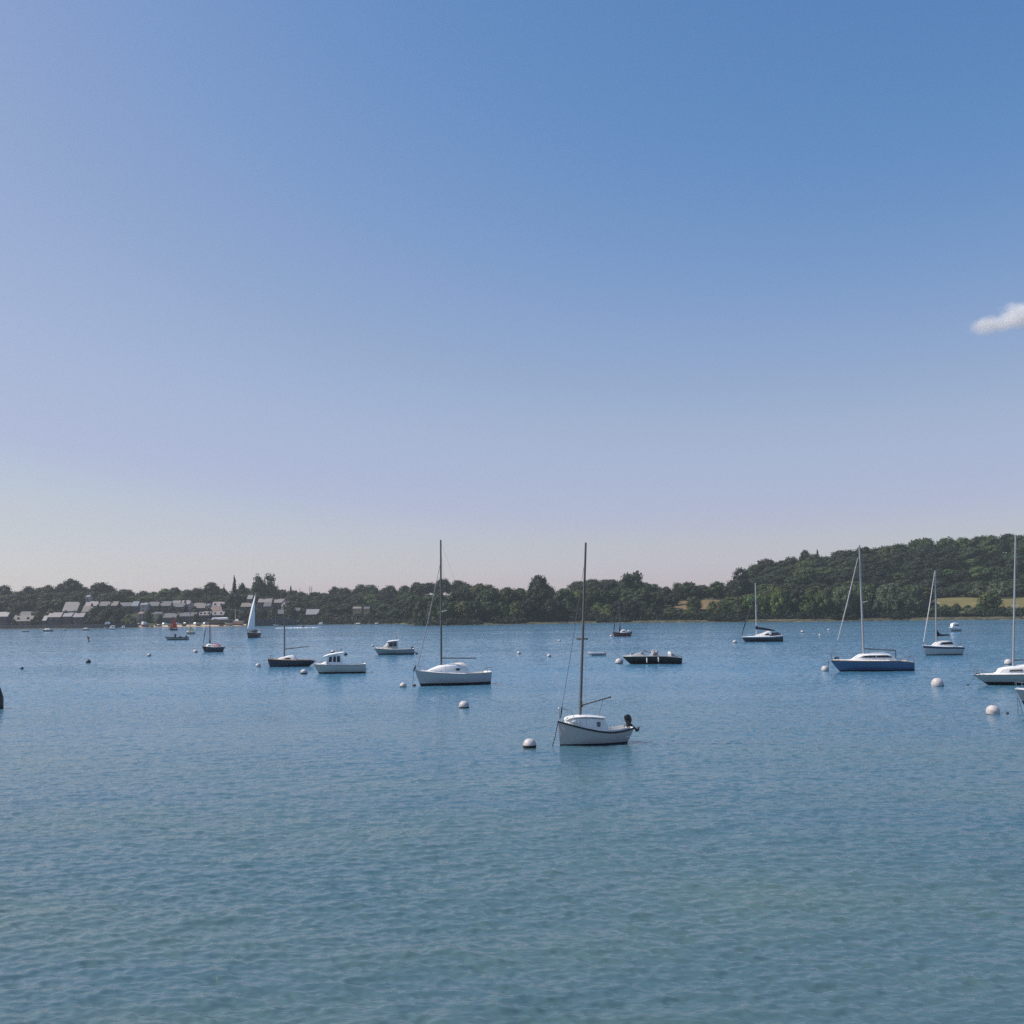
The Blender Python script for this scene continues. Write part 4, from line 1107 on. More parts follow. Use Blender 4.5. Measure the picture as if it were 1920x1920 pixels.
small_boat(89, 1184, 19, NAVY, 'dark launch with low white cuddy under the quay wall', (84, 93, 2), fb=3.6)
small_boat(121, 1182.5, 8, GREYHULL, 'very small grey tender between the dark launch and the quay houses', fb=2, name='tender')
small_boat(161, 1182, 13, NAVY, 'short navy boat with white deck under the ivy-dark quay trees', (157, 164, 1.6), fb=3)
small_boat(198, 1179.4, 6, OFFW, 'tiny white tender beside a white cabin boat near the quay end', fb=2.6, name='tender')
small_boat(211, 1180.6, 13, OFFW, 'white cabin boat with tall pale cabin near the quay end', (206, 215, 4.2), fb=3.4)
small_boat(231, 1179, 9, OFFW, 'small white cuddy boat where the quay meets the beach', (228, 234, 3), fb=2.6)
small_boat(518, 1174.6, 11, OFFW, 'white day boat with leaning dark mast by the dark wall', fb=3.2, mast_h=20, name='day_boat')
small_boat(602, 1172.6, 12, OFFW, 'white boat with a small windscreen under the pale-roofed house', (598, 605, 2.4), fb=3)
small_boat(671, 1172, 13, OFFW, 'flat white boat in the dark wooded bay, nearer the town', (667, 675, 1.4), fb=2.4)
small_boat(706, 1171.8, 9, OFFW, 'flat white boat in the dark wooded bay, nearer the headland', (703, 709, 1.6), fb=2.4)

# jet ski with rider and wash
p = on_water(567.5, 1177.5); u = p.y / F
js = thing('jet_ski', 'dark jet ski throwing up a white wake before the town', 'jet ski', p, R(8), 'boats moving on the water')
MB().loft([[(x * u, w * u, 0), (x * u, w * .9 * u, h * .6 * u), (x * u, w * .4 * u, h * u), (x * u, -w * .4 * u, h * u), (x * u, -w * .9 * u, h * .6 * u), (x * u, -w * u, 0)] for x, w, h in ((4.5, .3, 2), (3, 1.2, 2.6), (1, 1.6, 3), (-1, 1.6, 2.2), (-4, 1.4, 1.8))]).build('hull', BLACK, js)
MB().tube([(1.2 * u, -1.1 * u, 3.6 * u), (1.2 * u, 1.1 * u, 3.6 * u)], .2 * u, 6).build('handlebar', BLACK, js)
def rider(loc, rz, sc):
    """seated figure: one skin, bent at hip, knee and elbow"""
    me = bpy.data.meshes.new('person')
    J = {'pel': (0, 0, .78, .15), 'chest': (.12, 0, 1.22, .16), 'neck': (.16, 0, 1.42, .06), 'head': (.2, 0, 1.6, .11),
         'sl': (.14, .2, 1.33, .07), 'el': (.36, .27, 1.12, .05), 'hl': (.58, .22, 1.12, .04), 'sr': (.14, -.2, 1.33, .07), 'er': (.36, -.27, 1.12, .05), 'hr': (.58, -.22, 1.12, .04),
         'kl': (.42, .27, .74, .09), 'al': (.3, .28, .34, .055), 'fl': (.44, .28, .28, .045), 'kr': (.42, -.27, .74, .09), 'ar': (.3, -.28, .34, .055), 'fr': (.44, -.28, .28, .045)}
    E = [('pel', 'chest'), ('chest', 'neck'), ('neck', 'head'), ('chest', 'sl'), ('sl', 'el'), ('el', 'hl'), ('chest', 'sr'), ('sr', 'er'), ('er', 'hr'), ('pel', 'kl'), ('kl', 'al'), ('al', 'fl'), ('pel', 'kr'), ('kr', 'ar'), ('ar', 'fr')]
    ks = list(J)
    me.from_pydata([tuple(c * sc for c in J[k][:3]) for k in ks], [(ks.index(a), ks.index(b_)) for a, b_ in E], [])
    o = bpy.data.objects.new('person', me); C.objects.link(o)
    md = o.modifiers.new('skin', 'SKIN')
    for i, k in enumerate(ks):
        me.skin_vertices[0].data[i].radius = (J[k][3] * sc,) * 2
    me.skin_vertices[0].data[0].use_root = True
    o.modifiers.new('smooth', 'SUBSURF').levels = 1
    me.materials.append(mat('dark_wetsuit', (.025, .025, .035), .7))
    o.location = loc; o.rotation_euler = (0, 0, rz)
    return o
ro = rider(p + Vector((0, 0, -.1)), R(8), 1.1)
tag(ro, 'rider in a dark wetsuit astride the jet ski', 'person')
fm = MB()
for i in range(260):
    a = rng.random(); x = (-1.5 - 42 * a ** 1.3) if rng.random() < .6 else (-20 + 45 * rng.random())
    y = rng.normal() * (.6 + abs(x) * .025) - .6
    r = (.12 + .35 * rng.random()) * (1.1 - .7 * min(1, abs(x) / 70))
    fm.ell((x * .34, y, 0.05), (r * 1.6, r, r * .7), 6, 4)
fo = fm.build('foam', mat('white_foam', (.8, .82, .84), .9, var=.05), None)
fo.location = p; fo.rotation_euler = (0, 0, R(2))
fo['kind'] = 'stuff'; fo['label'] = 'white foam of the jet ski wake'

# ------------------------------------------------------------------ buoys
def buoy(px, cy, d, m, label, dark=True, cat='mooring buoy', name='mooring_buoy', squash=1.0, group='mooring buoys on the water', sub=.3, ring=True, cone=False):
    """ball of D px whose visible middle is at (PX, CY)"""
    base = on_water(px, cy + d * (.5 - .08))
    u = base.y / F; r = d * .5 * u
    prof = []
    for i in range(13):
        t = -math.pi / 2 + math.pi * i / 12
        prof.append((max(r * math.cos(t), .004), r * squash * math.sin(t)))
    cut = (.05 if d > 24.5 and px < 1000 else -.3 if d > 20 else rng.uniform(-.3, .1)) if dark else -2  # nearest buoy has a real weedy base; other bands paint shaded undersides
    up = [q for q in prof if q[1] / r >= cut]; lowp = [q for q in prof if q[1] / r <= cut]
    edge = (r * math.sqrt(max(0, 1 - cut * cut)), r * cut * squash) if dark else None
    if edge: up = [edge] + up; lowp = lowp + [edge]
    o = MB().lathe(up, 20).build(name, m)
    o.location = base + Vector((0, 0, r * (1 - sub * 1.2) * .55))
    o.rotation_euler = (rng.normal() * .08, rng.normal() * .08, rng.random() * 6)
    if dark:
        MB().lathe([(q[0] * 1.004, q[1]) for q in lowp], 20).build('weed_shade_band', WEED_SHADE, o)
    if ring and d > 8:
        mb = MB(); rr = .12 * r
        mb.tube([(rr * math.cos(a), 0, r * squash + rr * math.sin(a) * 1.1) for a in [2 * math.pi * i / 10 for i in range(11)]], .03 * r, 5)
        mb.build('mooring_ring', DARKSPAR, o)
    return tag(o, label, cat, group)
buoy(993, 1391.5, 25, BUOYW, 'big white ball buoy with dark weedy base beside the dayboat bow')
buoy(870, 1319, 19, BUOYW, 'white ball buoy floating alone between the white sloop and the dayboat')
buoy(756, 1283, 13, BUOYW, 'white buoy with dark base just off the white sloop bow')
buoy(777, 1284, 6, BUOYR, 'small dull red float under the white sloop bow', False)
buoy(570, 1258, 13, BUOYW, 'white ball buoy between the navy sloop and the cabin boat bow')
buoy(484, 1246, 9.5, BUOYW, 'small white buoy with dark lower half ahead of the low navy sloop')
buoy(366.5, 1220, 8, BUOYP, 'pinkish buoy ahead of the short dark blue sloop')
buoy(624, 1221, 8, BUOYW, 'white buoy seen just above the cabin boat roof')
buoy(648, 1225.5, 7, BUOYD, 'dark buoy just behind the cabin boat roof', False)
buoy(698.5, 1210, 5, BUOYW, 'tiny white buoy beyond the fishing boat bow')
buoy(165.5, 1239, 9, BUOYD, 'dark round buoy out on open water below the quay', False)
buoy(279.5, 1227, 8, BUOYW, 'small white-topped dark buoy on open water below the beach')
buoy(41, 1252, 6, BUOYD, 'tiny dark buoy, the one furthest from any boat', False)
buoy(973, 1223, 7.5, BUOYW, 'small white buoy, first of the pair on open water past the white sloop')
buoy(1029.5, 1228, 8, BUOYW, 'small white buoy between the dayboat mast and its leftward twin')
buoy(1049, 1200.5, 5, BUOYW, 'tiny white buoy next to the rowing skiff')
buoy(1146, 1191.5, 5, BUOYP, 'tiny pinkish buoy at the red cutter bow')
buoy(1172, 1195, 3, BUOYR, 'tiny red float under the red cutter stern', False)
buoy(1161, 1238, 14.5, BUOYW, 'white buoy with black base touching the black powerboat bow')
buoy(1378, 1202, 8, BUOYW, 'white buoy ahead of the black-hulled sloop')
buoy(1504.5, 1183.5, 6, BUOYW, 'far white buoy, largest of three dots beyond the black-hulled sloop')
buoy(1537, 1189.5, 4, BUOYP, 'far pinkish dot of a buoy, lowest of three beyond the black-hulled sloop')
buoy(1554, 1180.3, 5, BUOYW, 'far white buoy, nearest the bank of three dots beyond the black-hulled sloop')
buoy(1547, 1252, 14, BUOYW, 'white ball buoy tied at the blue yacht bow')
buoy(1758, 1277, 22.5, BUOYW, 'large clean white ball buoy below the white yacht with navy sail cover')
buoy(1862, 1328.5, 24.5, BUOYW, 'large white buoy with brown stained flank near the motor cruiser bow')
buoy(1889, 1336, 5.5, BUOYD, 'small black float trailing from the stained white buoy', False)
buoy(1814.5, 1283.5, 4, BUOYD, 'tiny dark float ahead of the cream-grey yacht', False)
buoy(1891, 1239.5, 15, BUOYW, 'white buoy behind the cream-grey yacht mast')
buoy(1612 - 0, 1213.5, 3.5, BUOYW, 'speck-sized white buoy beyond the blue yacht mast') if False else None
# trailing rope of the stained buoy is part of its float line on the surface
# leaning perch with orange flag
p = on_water(166.5, 1203); u = p.y / F
pm = thing('marker_buoy', 'dark leaning spar buoy with a small orange flag, off the quay', 'marker buoy', p, 0, 'mooring buoys on the water')
MB().lathe([(.02, -.4), (1.6 * u, -.2), (2.0 * u, .8 * u), (1.0 * u, 2 * u), (.4 * u, 2.6 * u)], 10).build('float', BUOYD, pm)
MB().tube([(0, 0, 1 * u), (-1.6 * u, 0, 6 * u), (-2.6 * u, 0, 11 * u)], [1.0 * u, .9 * u, .7 * u], 6).build('spar', BUOYD, pm)
MB().box(-1.6 * u, 1.8 * u, -.15 * u, .15 * u, 5.6 * u, 8.6 * u).build('flag', ORANGE, pm, smooth=False)
# dark beacon at the left edge
p = on_water(-6, 1329); u = p.y / F
pb = MB().lathe([(.1 * u, -.8), (11 * u, -.8), (11.2 * u, 3 * u), (10.9 * u, 18 * u), (10.4 * u, 22 * u), (8.5 * u, 28 * u), (6.2 * u, 35 * u), (3.5 * u, 42 * u), (1.4 * u, 47 * u), (.2 * u, 49 * u)], 18).build('channel_marker', BLACK)
pb.location = p
tag(pb, 'black conical channel marker standing in the water at the edge of the view', 'channel marker')
MB().tube([(0, 0, 48 * u), (0, 0, 56 * u)], .7 * u, 6).build('top_post', BLACK, pb)
MB().lathe([(11.4 * u, -.5), (11.6 * u, 0), (11.5 * u, 2.5 * u), (11.2 * u, 3.2 * u)], 18).build('weed_shade_band', WEED_SHADE, pb)

# ------------------------------------------------------------------ houses of the town
ROOFS = {
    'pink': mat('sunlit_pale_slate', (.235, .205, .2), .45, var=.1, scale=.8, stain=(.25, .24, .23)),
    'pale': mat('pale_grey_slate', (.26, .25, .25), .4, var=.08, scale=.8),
    'grey': mat('grey_slate', (.105, .103, .11), .5, var=.12, scale=.8),
    'dark': mat('dark_slate', (.07, .066, .072), .6, var=.15, scale=.8),
    'beige': mat('lichened_tile', (.185, .16, .14), .7, var=.15, scale=.8, stain=(.2, .2, .14)),
    'brown': mat('clay_tile', (.2, .13, .115), .7, var=.15, scale=.8),
    'blue': mat('blue_grey_sheet_roof', (.17, .21, .235), .4, var=.08, scale=.8),
    'red': mat('red_painted_roof', (.3, .06, .05), .6, var=.12, scale=.8),
}
WALLS = {
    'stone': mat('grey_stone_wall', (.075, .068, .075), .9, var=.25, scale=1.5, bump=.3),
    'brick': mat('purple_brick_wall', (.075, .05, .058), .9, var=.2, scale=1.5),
    'render': mat('off_white_render', (.5, .46, .42), .85, var=.08, scale=.7, stain=(.3, .28, .25)),
    'pinkr': mat('pink_render', (.42, .3, .29), .85, var=.08, scale=.7),
    'cream': mat('cream_render', (.62, .52, .33), .85, var=.06, scale=.7),
    'gold': mat('ochre_render', (.42, .34, .18), .85, var=.08, scale=.7),
}
STONECH = mat('chimney_brick', (.1, .075, .07), .9, var=.2)
DOORM = mat('painted_door', (.06, .05, .07), .5, var=.1)
HOUSE_GROUP = 'houses of the town on the far shore'
def house(cx, w, yr, ye, t, roof, wall, label, chim=(.85,), dorm=0, depth=7.0, rz=0.0, gable=False, name='house'):
    Y = float(shoreY(cx)) + t
    p = at_depth(cx, Y)
    u = Y / F
    W = w * u * .9
    zr, ze = z_at(cx, yr, Y), z_at(cx, ye, Y)
    zg = min(ground(cx - w / 2, t), ground(cx + w / 2, t), ground(cx, t + depth), ground(cx, t)) - .6
    zg = min(zg, ze - 2.2)
    r = thing(name, label, 'house', (p.x, p.y + depth / 2, zg), rz, HOUSE_GROUP)
    e, rr = ze - zg, zr - zg
    hw, hd = W / 2, depth / 2
    if gable:      # gable end towards the water
        MB().add([(-hw, -hd, 0), (hw, -hd, 0), (hw, -hd, e), (0, -hd, rr), (-hw, -hd, e), (-hw, hd, 0), (hw, hd, 0), (hw, hd, e), (0, hd, rr), (-hw, hd, e)],
                 [(0, 1, 2, 3, 4), (9, 8, 7, 6, 5), (0, 4, 9, 5), (1, 6, 7, 2), (0, 5, 6, 1), (2, 7, 8, 3), (3, 8, 9, 4)]).build('wall', WALLS[wall], r, smooth=False)
        rf = MB()
        for sg in (1, -1):
            a = (sg * (hw + .35), e - .25); b_ = (0, rr + .06)
            rf.add([(a[0], -hd - .3, a[1]), (b_[0], -hd - .3, b_[1]), (b_[0], hd + .3, b_[1]), (a[0], hd + .3, a[1]), (a[0], -hd - .3, a[1] + .22), (b_[0], -hd - .3, b_[1] + .22), (b_[0], hd + .3, b_[1] + .22), (a[0], hd + .3, a[1] + .22)],
                   [(0, 1, 2, 3), (4, 7, 6, 5), (0, 4, 5, 1), (2, 6, 7, 3), (0, 3, 7, 4), (1, 5, 6, 2)])
    else:
        MB().add([(-hw, -hd, 0), (hw, -hd, 0), (hw, hd, 0), (-hw, hd, 0), (-hw, -hd, e), (hw, -hd, e), (hw, hd, e), (-hw, hd, e), (-hw, 0, rr), (hw, 0, rr)],
                 [(0, 1, 5, 4), (2, 3, 7, 6), (1, 2, 6, 9, 5), (3, 0, 4, 8, 7), (0, 3, 2, 1), (4, 5, 9, 8), (6, 7, 8, 9)]).build('wall', WALLS[wall], r, smooth=False)
        rf = MB()
        for sg in (1, -1):
            a = (sg * (hd + .35), e - .2); b_ = (0, rr + .05)
            rf.add([(-hw - .15, a[0], a[1]), (hw + .15, a[0], a[1]), (hw + .15, b_[0], b_[1]), (-hw - .15, b_[0], b_[1]), (-hw - .15, a[0], a[1] + .2), (hw + .15, a[0], a[1] + .2), (hw + .15, b_[0], b_[1] + .2), (-hw - .15, b_[0], b_[1] + .2)],
                   [(0, 1, 2, 3), (4, 7, 6, 5), (0, 4, 5, 1), (2, 6, 7, 3), (0, 3, 7, 4), (1, 5, 6, 2)])
    ro = rf.build('roof', ROOFS[roof], r, smooth=False)
    for k in chim:
        x = (k - .5) * W * .94; y = 0
        if gable: x, y = 0, (k - .5) * depth
        mb = MB().box(x - .6, x + .6, y - .45, y + .45, rr - .8, rr + 1.5)
        mb.box(x - .66, x + .66, y - .5, y + .5, rr + 1.5, rr + 1.65)
        for dx in (-.22, .22):
            mb.tube([(x + dx, y, rr + 1.65), (x + dx, y, rr + 2.05)], .12, 6)
        mb.build('chimney', STONECH, ro, smooth=False)
    for k in range(dorm):
        x = (k + .5) / dorm * W - hw; y = -hd * .55; zz = lerp(e, rr, .45)
        MB().add([(x - .7, y - .9, zz - .9), (x + .7, y - .9, zz - .9), (x + .7, y - .9, zz + .2), (x, y - .9, zz + .9), (x - .7, y - .9, zz + .2), (x - .7, y + 1.2, zz - .2), (x + .7, y + 1.2, zz - .2), (x + .7, y + 1.2, zz + .2), (x, y + 1.2, zz + .9), (x - .7, y + 1.2, zz + .2)],
                 [(0, 1, 2, 3, 4), (9, 8, 7, 6, 5), (0, 4, 9, 5), (1, 6, 7, 2), (2, 7, 8, 3), (3, 8, 9, 4), (0, 5, 6, 1)]).build('dormer', WALLS['stone'], ro, smooth=False)
    ncol = max(1, min(5, int(W / 3.0)))
    rows = [e - 1.9] + ([e - 4.6] if e > 5.4 else [])
    for zi, z in enumerate(rows):
        for k in range(ncol):
            x = (k + .5) / ncol * W - hw
            if zi == len(rows) - 1 and k == ncol // 2 and e > 4.0:
                MB().box(x - .5, x + .5, -hd - .06, -hd + .1, max(.3, z - 1.2), z + 1.0).build('door', DOORM, r, smooth=False)
                continue
            f = MB().box(x - .55, x + .55, -hd - .05, -hd + .1, z - .1, z + 1.2).build('window', WALLS['render'], r, smooth=False)
            MB().box(x - .45, x + .45, -hd - .075, -hd - .04, z, z + 1.1).build('pane', GLASS, f, smooth=False)
    return r

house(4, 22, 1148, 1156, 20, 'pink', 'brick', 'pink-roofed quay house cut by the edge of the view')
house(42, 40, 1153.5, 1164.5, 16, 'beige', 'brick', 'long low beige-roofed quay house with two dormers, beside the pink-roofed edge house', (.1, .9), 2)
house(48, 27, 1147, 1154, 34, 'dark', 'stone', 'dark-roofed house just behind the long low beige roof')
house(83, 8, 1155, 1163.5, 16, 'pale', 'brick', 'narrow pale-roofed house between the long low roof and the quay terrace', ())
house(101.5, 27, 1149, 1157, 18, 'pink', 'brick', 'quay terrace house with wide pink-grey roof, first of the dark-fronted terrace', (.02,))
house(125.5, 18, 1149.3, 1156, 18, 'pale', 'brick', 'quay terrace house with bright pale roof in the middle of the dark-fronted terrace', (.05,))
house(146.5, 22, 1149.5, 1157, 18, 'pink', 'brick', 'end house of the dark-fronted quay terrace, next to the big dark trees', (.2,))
house(130, 30, 1129, 1146, 50, 'grey', 'stone', 'tall steep grey-roofed house below the skyline tree clump', (.95,), depth=11)
house(162, 20, 1136.5, 1147, 52, 'beige', 'stone', 'broad beige roof standing in front of the upper terrace start')
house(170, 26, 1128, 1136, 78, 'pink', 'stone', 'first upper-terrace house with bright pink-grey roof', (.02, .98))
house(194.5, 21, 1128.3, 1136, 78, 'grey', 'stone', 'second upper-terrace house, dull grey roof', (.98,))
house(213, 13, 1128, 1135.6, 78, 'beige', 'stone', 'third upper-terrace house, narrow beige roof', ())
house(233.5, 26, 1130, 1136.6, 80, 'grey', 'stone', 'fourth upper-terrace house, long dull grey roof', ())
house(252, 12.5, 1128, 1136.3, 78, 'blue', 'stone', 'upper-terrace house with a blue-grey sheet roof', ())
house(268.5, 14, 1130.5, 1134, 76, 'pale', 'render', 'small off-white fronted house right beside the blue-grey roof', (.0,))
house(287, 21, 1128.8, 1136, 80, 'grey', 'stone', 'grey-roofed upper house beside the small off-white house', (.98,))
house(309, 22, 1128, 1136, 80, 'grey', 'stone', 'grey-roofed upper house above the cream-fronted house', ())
house(263, 10, 1147.5, 1151, 40, 'brown', 'pinkr', 'pink-walled cottage behind the shore bushes above the beach end', ())
house(294.5, 17, 1147.8, 1151, 40, 'grey', 'cream', 'cream-fronted house above the beach')
house(319, 28, 1150.5, 1158, 34, 'grey', 'stone', 'long grey-roofed house above the red-sailed dinghy')
house(329, 16, 1126.5, 1131, 92, 'pink', 'stone', 'short bright roof peeping over the upper terrace', ())
house(334, 25, 1130.6, 1138, 76, 'grey', 'stone', 'dull grey-roofed house in front of the short bright roof', (.97,))
house(347, 18, 1126, 1133, 90, 'pink', 'render', 'bright-roofed pale-walled house above the pink gable', (.95,))
house(356.5, 10, 1131.5, 1135.5, 72, 'grey', 'pinkr', 'pink gable-ended house in the middle of the town', (), gable=True)
house(373, 24, 1130.8, 1140, 72, 'beige', 'stone', 'beige-roofed house beside the pink gable')
house(389, 7, 1132.5, 1135, 74, 'pale', 'render', 'tiny whitish house between the beige roof and the bright pink roof', ())
house(408, 25, 1128.8, 1137, 84, 'pink', 'stone', 'bright pink-grey roof with two small dormers above the brown roof', (.98,), 2)
house(405.5, 26, 1138, 1145.3, 62, 'brown', 'pinkr', 'brown clay-roofed house in front of the bright roof with two dormers')
house(383, 24, 1147, 1153.5, 40, 'pink', 'stone', 'waterside terrace house with three dormers, nearer the short sloop mast', (.05,), 3)
house(408, 25, 1146.5, 1153.3, 40, 'pink', 'stone', 'waterside terrace house with two dormers beside the barge', (.95,), 2)
house(347, 44, 1149, 1155.5, 36, 'grey', 'stone', 'long moss-grey roof above the beach, next to the dormered terrace', (.2,))
house(467.5, 10, 1116.3, 1123, 125, 'pale', 'stone', 'lone pale roof highest on the slope beside the white mainsail', ())
house(461, 22, 1130.8, 1137.5, 82, 'beige', 'stone', 'long beige roof just behind the luff of the white mainsail')
house(496, 28, 1122.8, 1129.2, 96, 'pink', 'stone', 'pinkish bright roof just past the white mainsail', (.3,))
house(500.5, 15, 1129.5, 1137, 80, 'grey', 'stone', 'grey roof under the pinkish bright roof past the mainsail', ())
house(522, 20, 1123.5, 1130, 96, 'pink', 'stone', 'pinkish roof with a stub chimney beside the white gable', (.02,))
house(535, 10, 1126.5, 1131, 90, 'brown', 'render', 'sunlit white gable house at the end of the upper row', (), gable=True, rz=-.5)
house(528.5, 19, 1143.5, 1151, 48, 'grey', 'stone', 'grey-roofed house above the dark wall, behind the low sloop mast')
house(557, 10, 1140, 1145, 50, 'grey', 'stone', 'plain grey-walled house among trees before the lone pale roof', ())
house(585, 26, 1142.8, 1152, 36, 'pale', 'stone', 'lone house with large plain pale roof among bay trees', (), depth=8)
house(614.5, 11, 1155.8, 1158, 16, 'pale', 'render', 'low white boathouse on the bay shore, larger of two', (), depth=5, name='boathouse')
house(628, 8, 1157, 1159.3, 16, 'red', 'render', 'low white hut with red roof edge on the bay shore', (), depth=5, name='hut')
house(669, 17, 1137.8, 1141, 52, 'beige', 'gold', 'ochre-walled house half hidden in the bay wood')
house(687, 12, 1138.2, 1141.5, 52, 'grey', 'gold', 'smaller ochre house beside its half-hidden neighbour in the bay wood', ())
house(163, 7, 1116, 1119, 118, 'pale', 'render', 'tiny white house under the skyline trees above the upper terrace', ())

# walls along the water
def shore_wall(name, p0, p1, t, ztop, m, label, thick=.7, z0=-1.2):
    n = int(abs(p1 - p0) / 12) + 1
    secs = []
    for i in range(n + 1):
        q = land(lerp(p0, p1, i / n), t)
        zt = ztop + .12 * math.sin(i * 1.7)
        secs.append([(q.x, q.y, z0), (q.x, q.y, zt), (q.x, q.y + thick, zt), (q.x, q.y + thick, z0)])
    return tag(MB().loft(secs, closed=True).build(name, m, smooth=False), label, 'wall')
QUAY = mat('weedy_dark_stone', (.05, .045, .055), .9, var=.35, scale=.5, bump=.5, stain=(.02, .025, .015), stain_scale=.3)
shore_wall('quay_wall', -140, 258, 2.0, 2.7, QUAY, 'long dark stone quay wall below the town houses')
shore_wall('quay_wall', 462, 552, 2.0, 4.6, QUAY, 'tall dark stone wall behind the white-sailed yacht')

# beach craft and parked vehicles
def on_land(b, px, t, dz=0.0):
    q = land(px, t); b.root.location = (q.x, q.y, q.z + dz)
b = Boat('barge', 'dark green old barge with thin white roof laid up on the beach', 413, 1171, 182, 37, 12, 7, 6, 6.5, 4, 1, tr=.8, cat='boat', group='boats drawn up on the beach')
b.hull(mat('dark_green_hull', (.05, .055, .035), .7, var=.2), 1, strake=BROWN, strake_r=.5, n=14).deck(BROWN, n=12)
b.cabin([(401, 1163.5, 3, 2.6), (402, 1162, 4, 3.6), (424, 1161.5, 4.4, 4), (425, 1164, 4.4, 4.2)], WHITE2, win=[[(405, 1164), (405, 1163), (409, 1163), (409, 1164)]])
on_land(b, 413, 11, .6)
b = Boat('fishing_smack', 'faded pink wooden boat with yellowish mast, propped up on the beach', 445, 1174.5, 182, 22, 9, 8, 6.5, 7, 2, 1, tr=.7, cat='boat', group='boats drawn up on the beach')
b.hull(TAN, 1, strake=OFFW, strake_r=.5, n=14).deck(TEAK, n=12)
b.cabin([(440, 1168, 2, 1.6), (441, 1164.5, 2.4, 2), (446, 1164, 2.4, 2), (447, 1168, 2.4, 2.2)], WHITE2)
b.mast((440.6, 1168), (440.6, 1146), .55, .35, mat('pale_wood_spar', (.6, .52, .34), .6))
on_land(b, 446, 7, .3)
b = Boat('rowing_boat', 'greenish-grey open boat drawn up beside the pink wooden boat', 430, 1175, 186, 15, 6, 5, 4, 4, 2, .6, tr=.7, cat='boat', group='boats drawn up on the beach')
b.hull(GREYHULL, .8, strake=OFFW, strake_r=.4, n=12).deck(TAN, .06, .9, .14, .7, n=12)
on_land(b, 429, 5, .2)
for px, L, t, lab in ((273, 15, 3, 'dark open boat on the sand, longest at the quay end of the beach'), (285, 6, 1.5, 'short dark tender at the water edge of the beach'), (297, 13, 4, 'dark boat with pale canvas on the sand below the cream-fronted house'), (318, 6, 3, 'small dark boat beside the red-sailed dinghy'), (345, 9, 4, 'dark boat on the sand between the red-sailed and yellow-covered dinghies'), (372, 10, 5, 'dark boat on the sand behind the short sloop forestay'), (415, 10, 3, 'dark boat on the golden sand before the barge')):
    b = Boat('rowing_boat', lab, px, 1176, 184, L, L * .38, 3, 2.4, 2.6, 1, .4, tr=.7, cat='boat', group='boats drawn up on the beach')
    b.hull(BLACK, .6, strake=BROWN, strake_r=.4, n=10).deck(BROWN, .06, .9, .14, .7, n=10)
    if 'pale canvas' in lab:
        MB().ell((0, 0, 2.6 * b.u), (3 * b.u, 1.6 * b.u, 1.1 * b.u), 8, 6).build('canvas_cover', WHITE2, b.root)
    on_land(b, px, t, .15)
CARW = mat('white_car_paint', (.8, .8, .8), .25, var=.03, coat=.5)
CARD = mat('dark_car_paint', (.03, .035, .05), .25, var=.05, coat=.5)
def car(px, t, m, label, rz, van=False):
    q = land(px, t)
    r = thing('parked_van' if van else 'parked_car', label, 'van' if van else 'car', q, rz, 'vehicles parked above the beach')
    H = 2.3 if van else 1.45
    low = [(x, w * s_, z) for x, w, s_, z in ()]
    secs = []
    for x, zt in ((-2.15, .75), (-2.05, .95), (-1.2, 1.0), (1.3, .98), (2.05, .85), (2.15, .6)):
        secs.append([(x, .86, .3), (x, .9, zt * .7), (x, .84, zt), (x, -.84, zt), (x, -.9, zt * .7), (x, -.86, .3)])
    MB().loft(secs, closed=True).build('body', m, r)
    secs = []
    for x0, x1, w, z in ((-1.95, 1.15 if not van else 1.5, .82, .96), (-1.75, .75 if not van else 1.2, .74, H * .82), (-1.55, .45 if not van else 1.0, .66, H)):
        secs.append([(x0, w, z), (x1, w, z), (x1, -w, z), (x0, -w, z)])
    cb = MB().loft(secs, closed=True).build('cabin', m, r)
    for sg in (1, -1):
        MB().add([(-1.5, sg * .8, 1.05), (.9, sg * .8, 1.05), (.55, sg * .72, H * .86), (-1.4, sg * .72, H * .86)], [(0, 1, 2, 3)]).build('window', GLASS, cb, smooth=False)
        for x in (-1.35, 1.35):
            MB().tube([(x, sg * .72, .32), (x, sg * .9, .32)], .32, 12).build('wheel', BLACK, r)
    return r
car(203, 15, CARW, 'white van on the quay end above the moored boats', .2, True)
car(271, 16, CARW, 'white van, taller, by the quay end of the beach road', 1.2, True)
car(262, 16, CARD, 'dark car next to the taller white van at the quay end of the beach road', 1.4)
car(310, 16, CARW, 'white car just before the red-sailed dinghy on the beach road', 1.1)
car(334, 16, CARW, 'white car just past the red-sailed dinghy on the beach road', .9)
car(368, 16, CARW, 'white car parked above the beach nearer the yellow-covered dinghy', 1.3)
car(387, 16, CARW, 'white car parked above the beach beside the barge bow', 1.0)
car(349, 17, CARD, 'dark car in the middle of the beach road cars', 1.3)
# skyline poles
for px, y0, y1, lab in ((580.5, 1098.5, 1113, 'thin mast pole on the skyline, first of the close pair'), (584, 1099, 1113, 'thin mast pole on the skyline with a thicker foot, second of the close pair'), (562, 1103, 1114, 'faint thin mast on the skyline between the little poplar and the pair of poles')):
    Y = float(shoreY(px)) + 200; q = at_depth(px, Y); zt = z_at(px, y0, Y); zg = ground(px, 200)
    mb = MB().tube([(0, 0, 0), (0, 0, (zt - zg) * .6), (0, 0, zt - zg)], [.5, .3, .16], 8)
    o = mb.build('mast_pole', DARKSPAR); o.location = (q.x, q.y, zg)
    MB().tube([(-.9, 0, (zt - zg) * .82), (.9, 0, (zt - zg) * .82)], .09, 6).build('crossarm', DARKSPAR, o)
    tag(o, lab, 'mast', 'poles on the skyline')

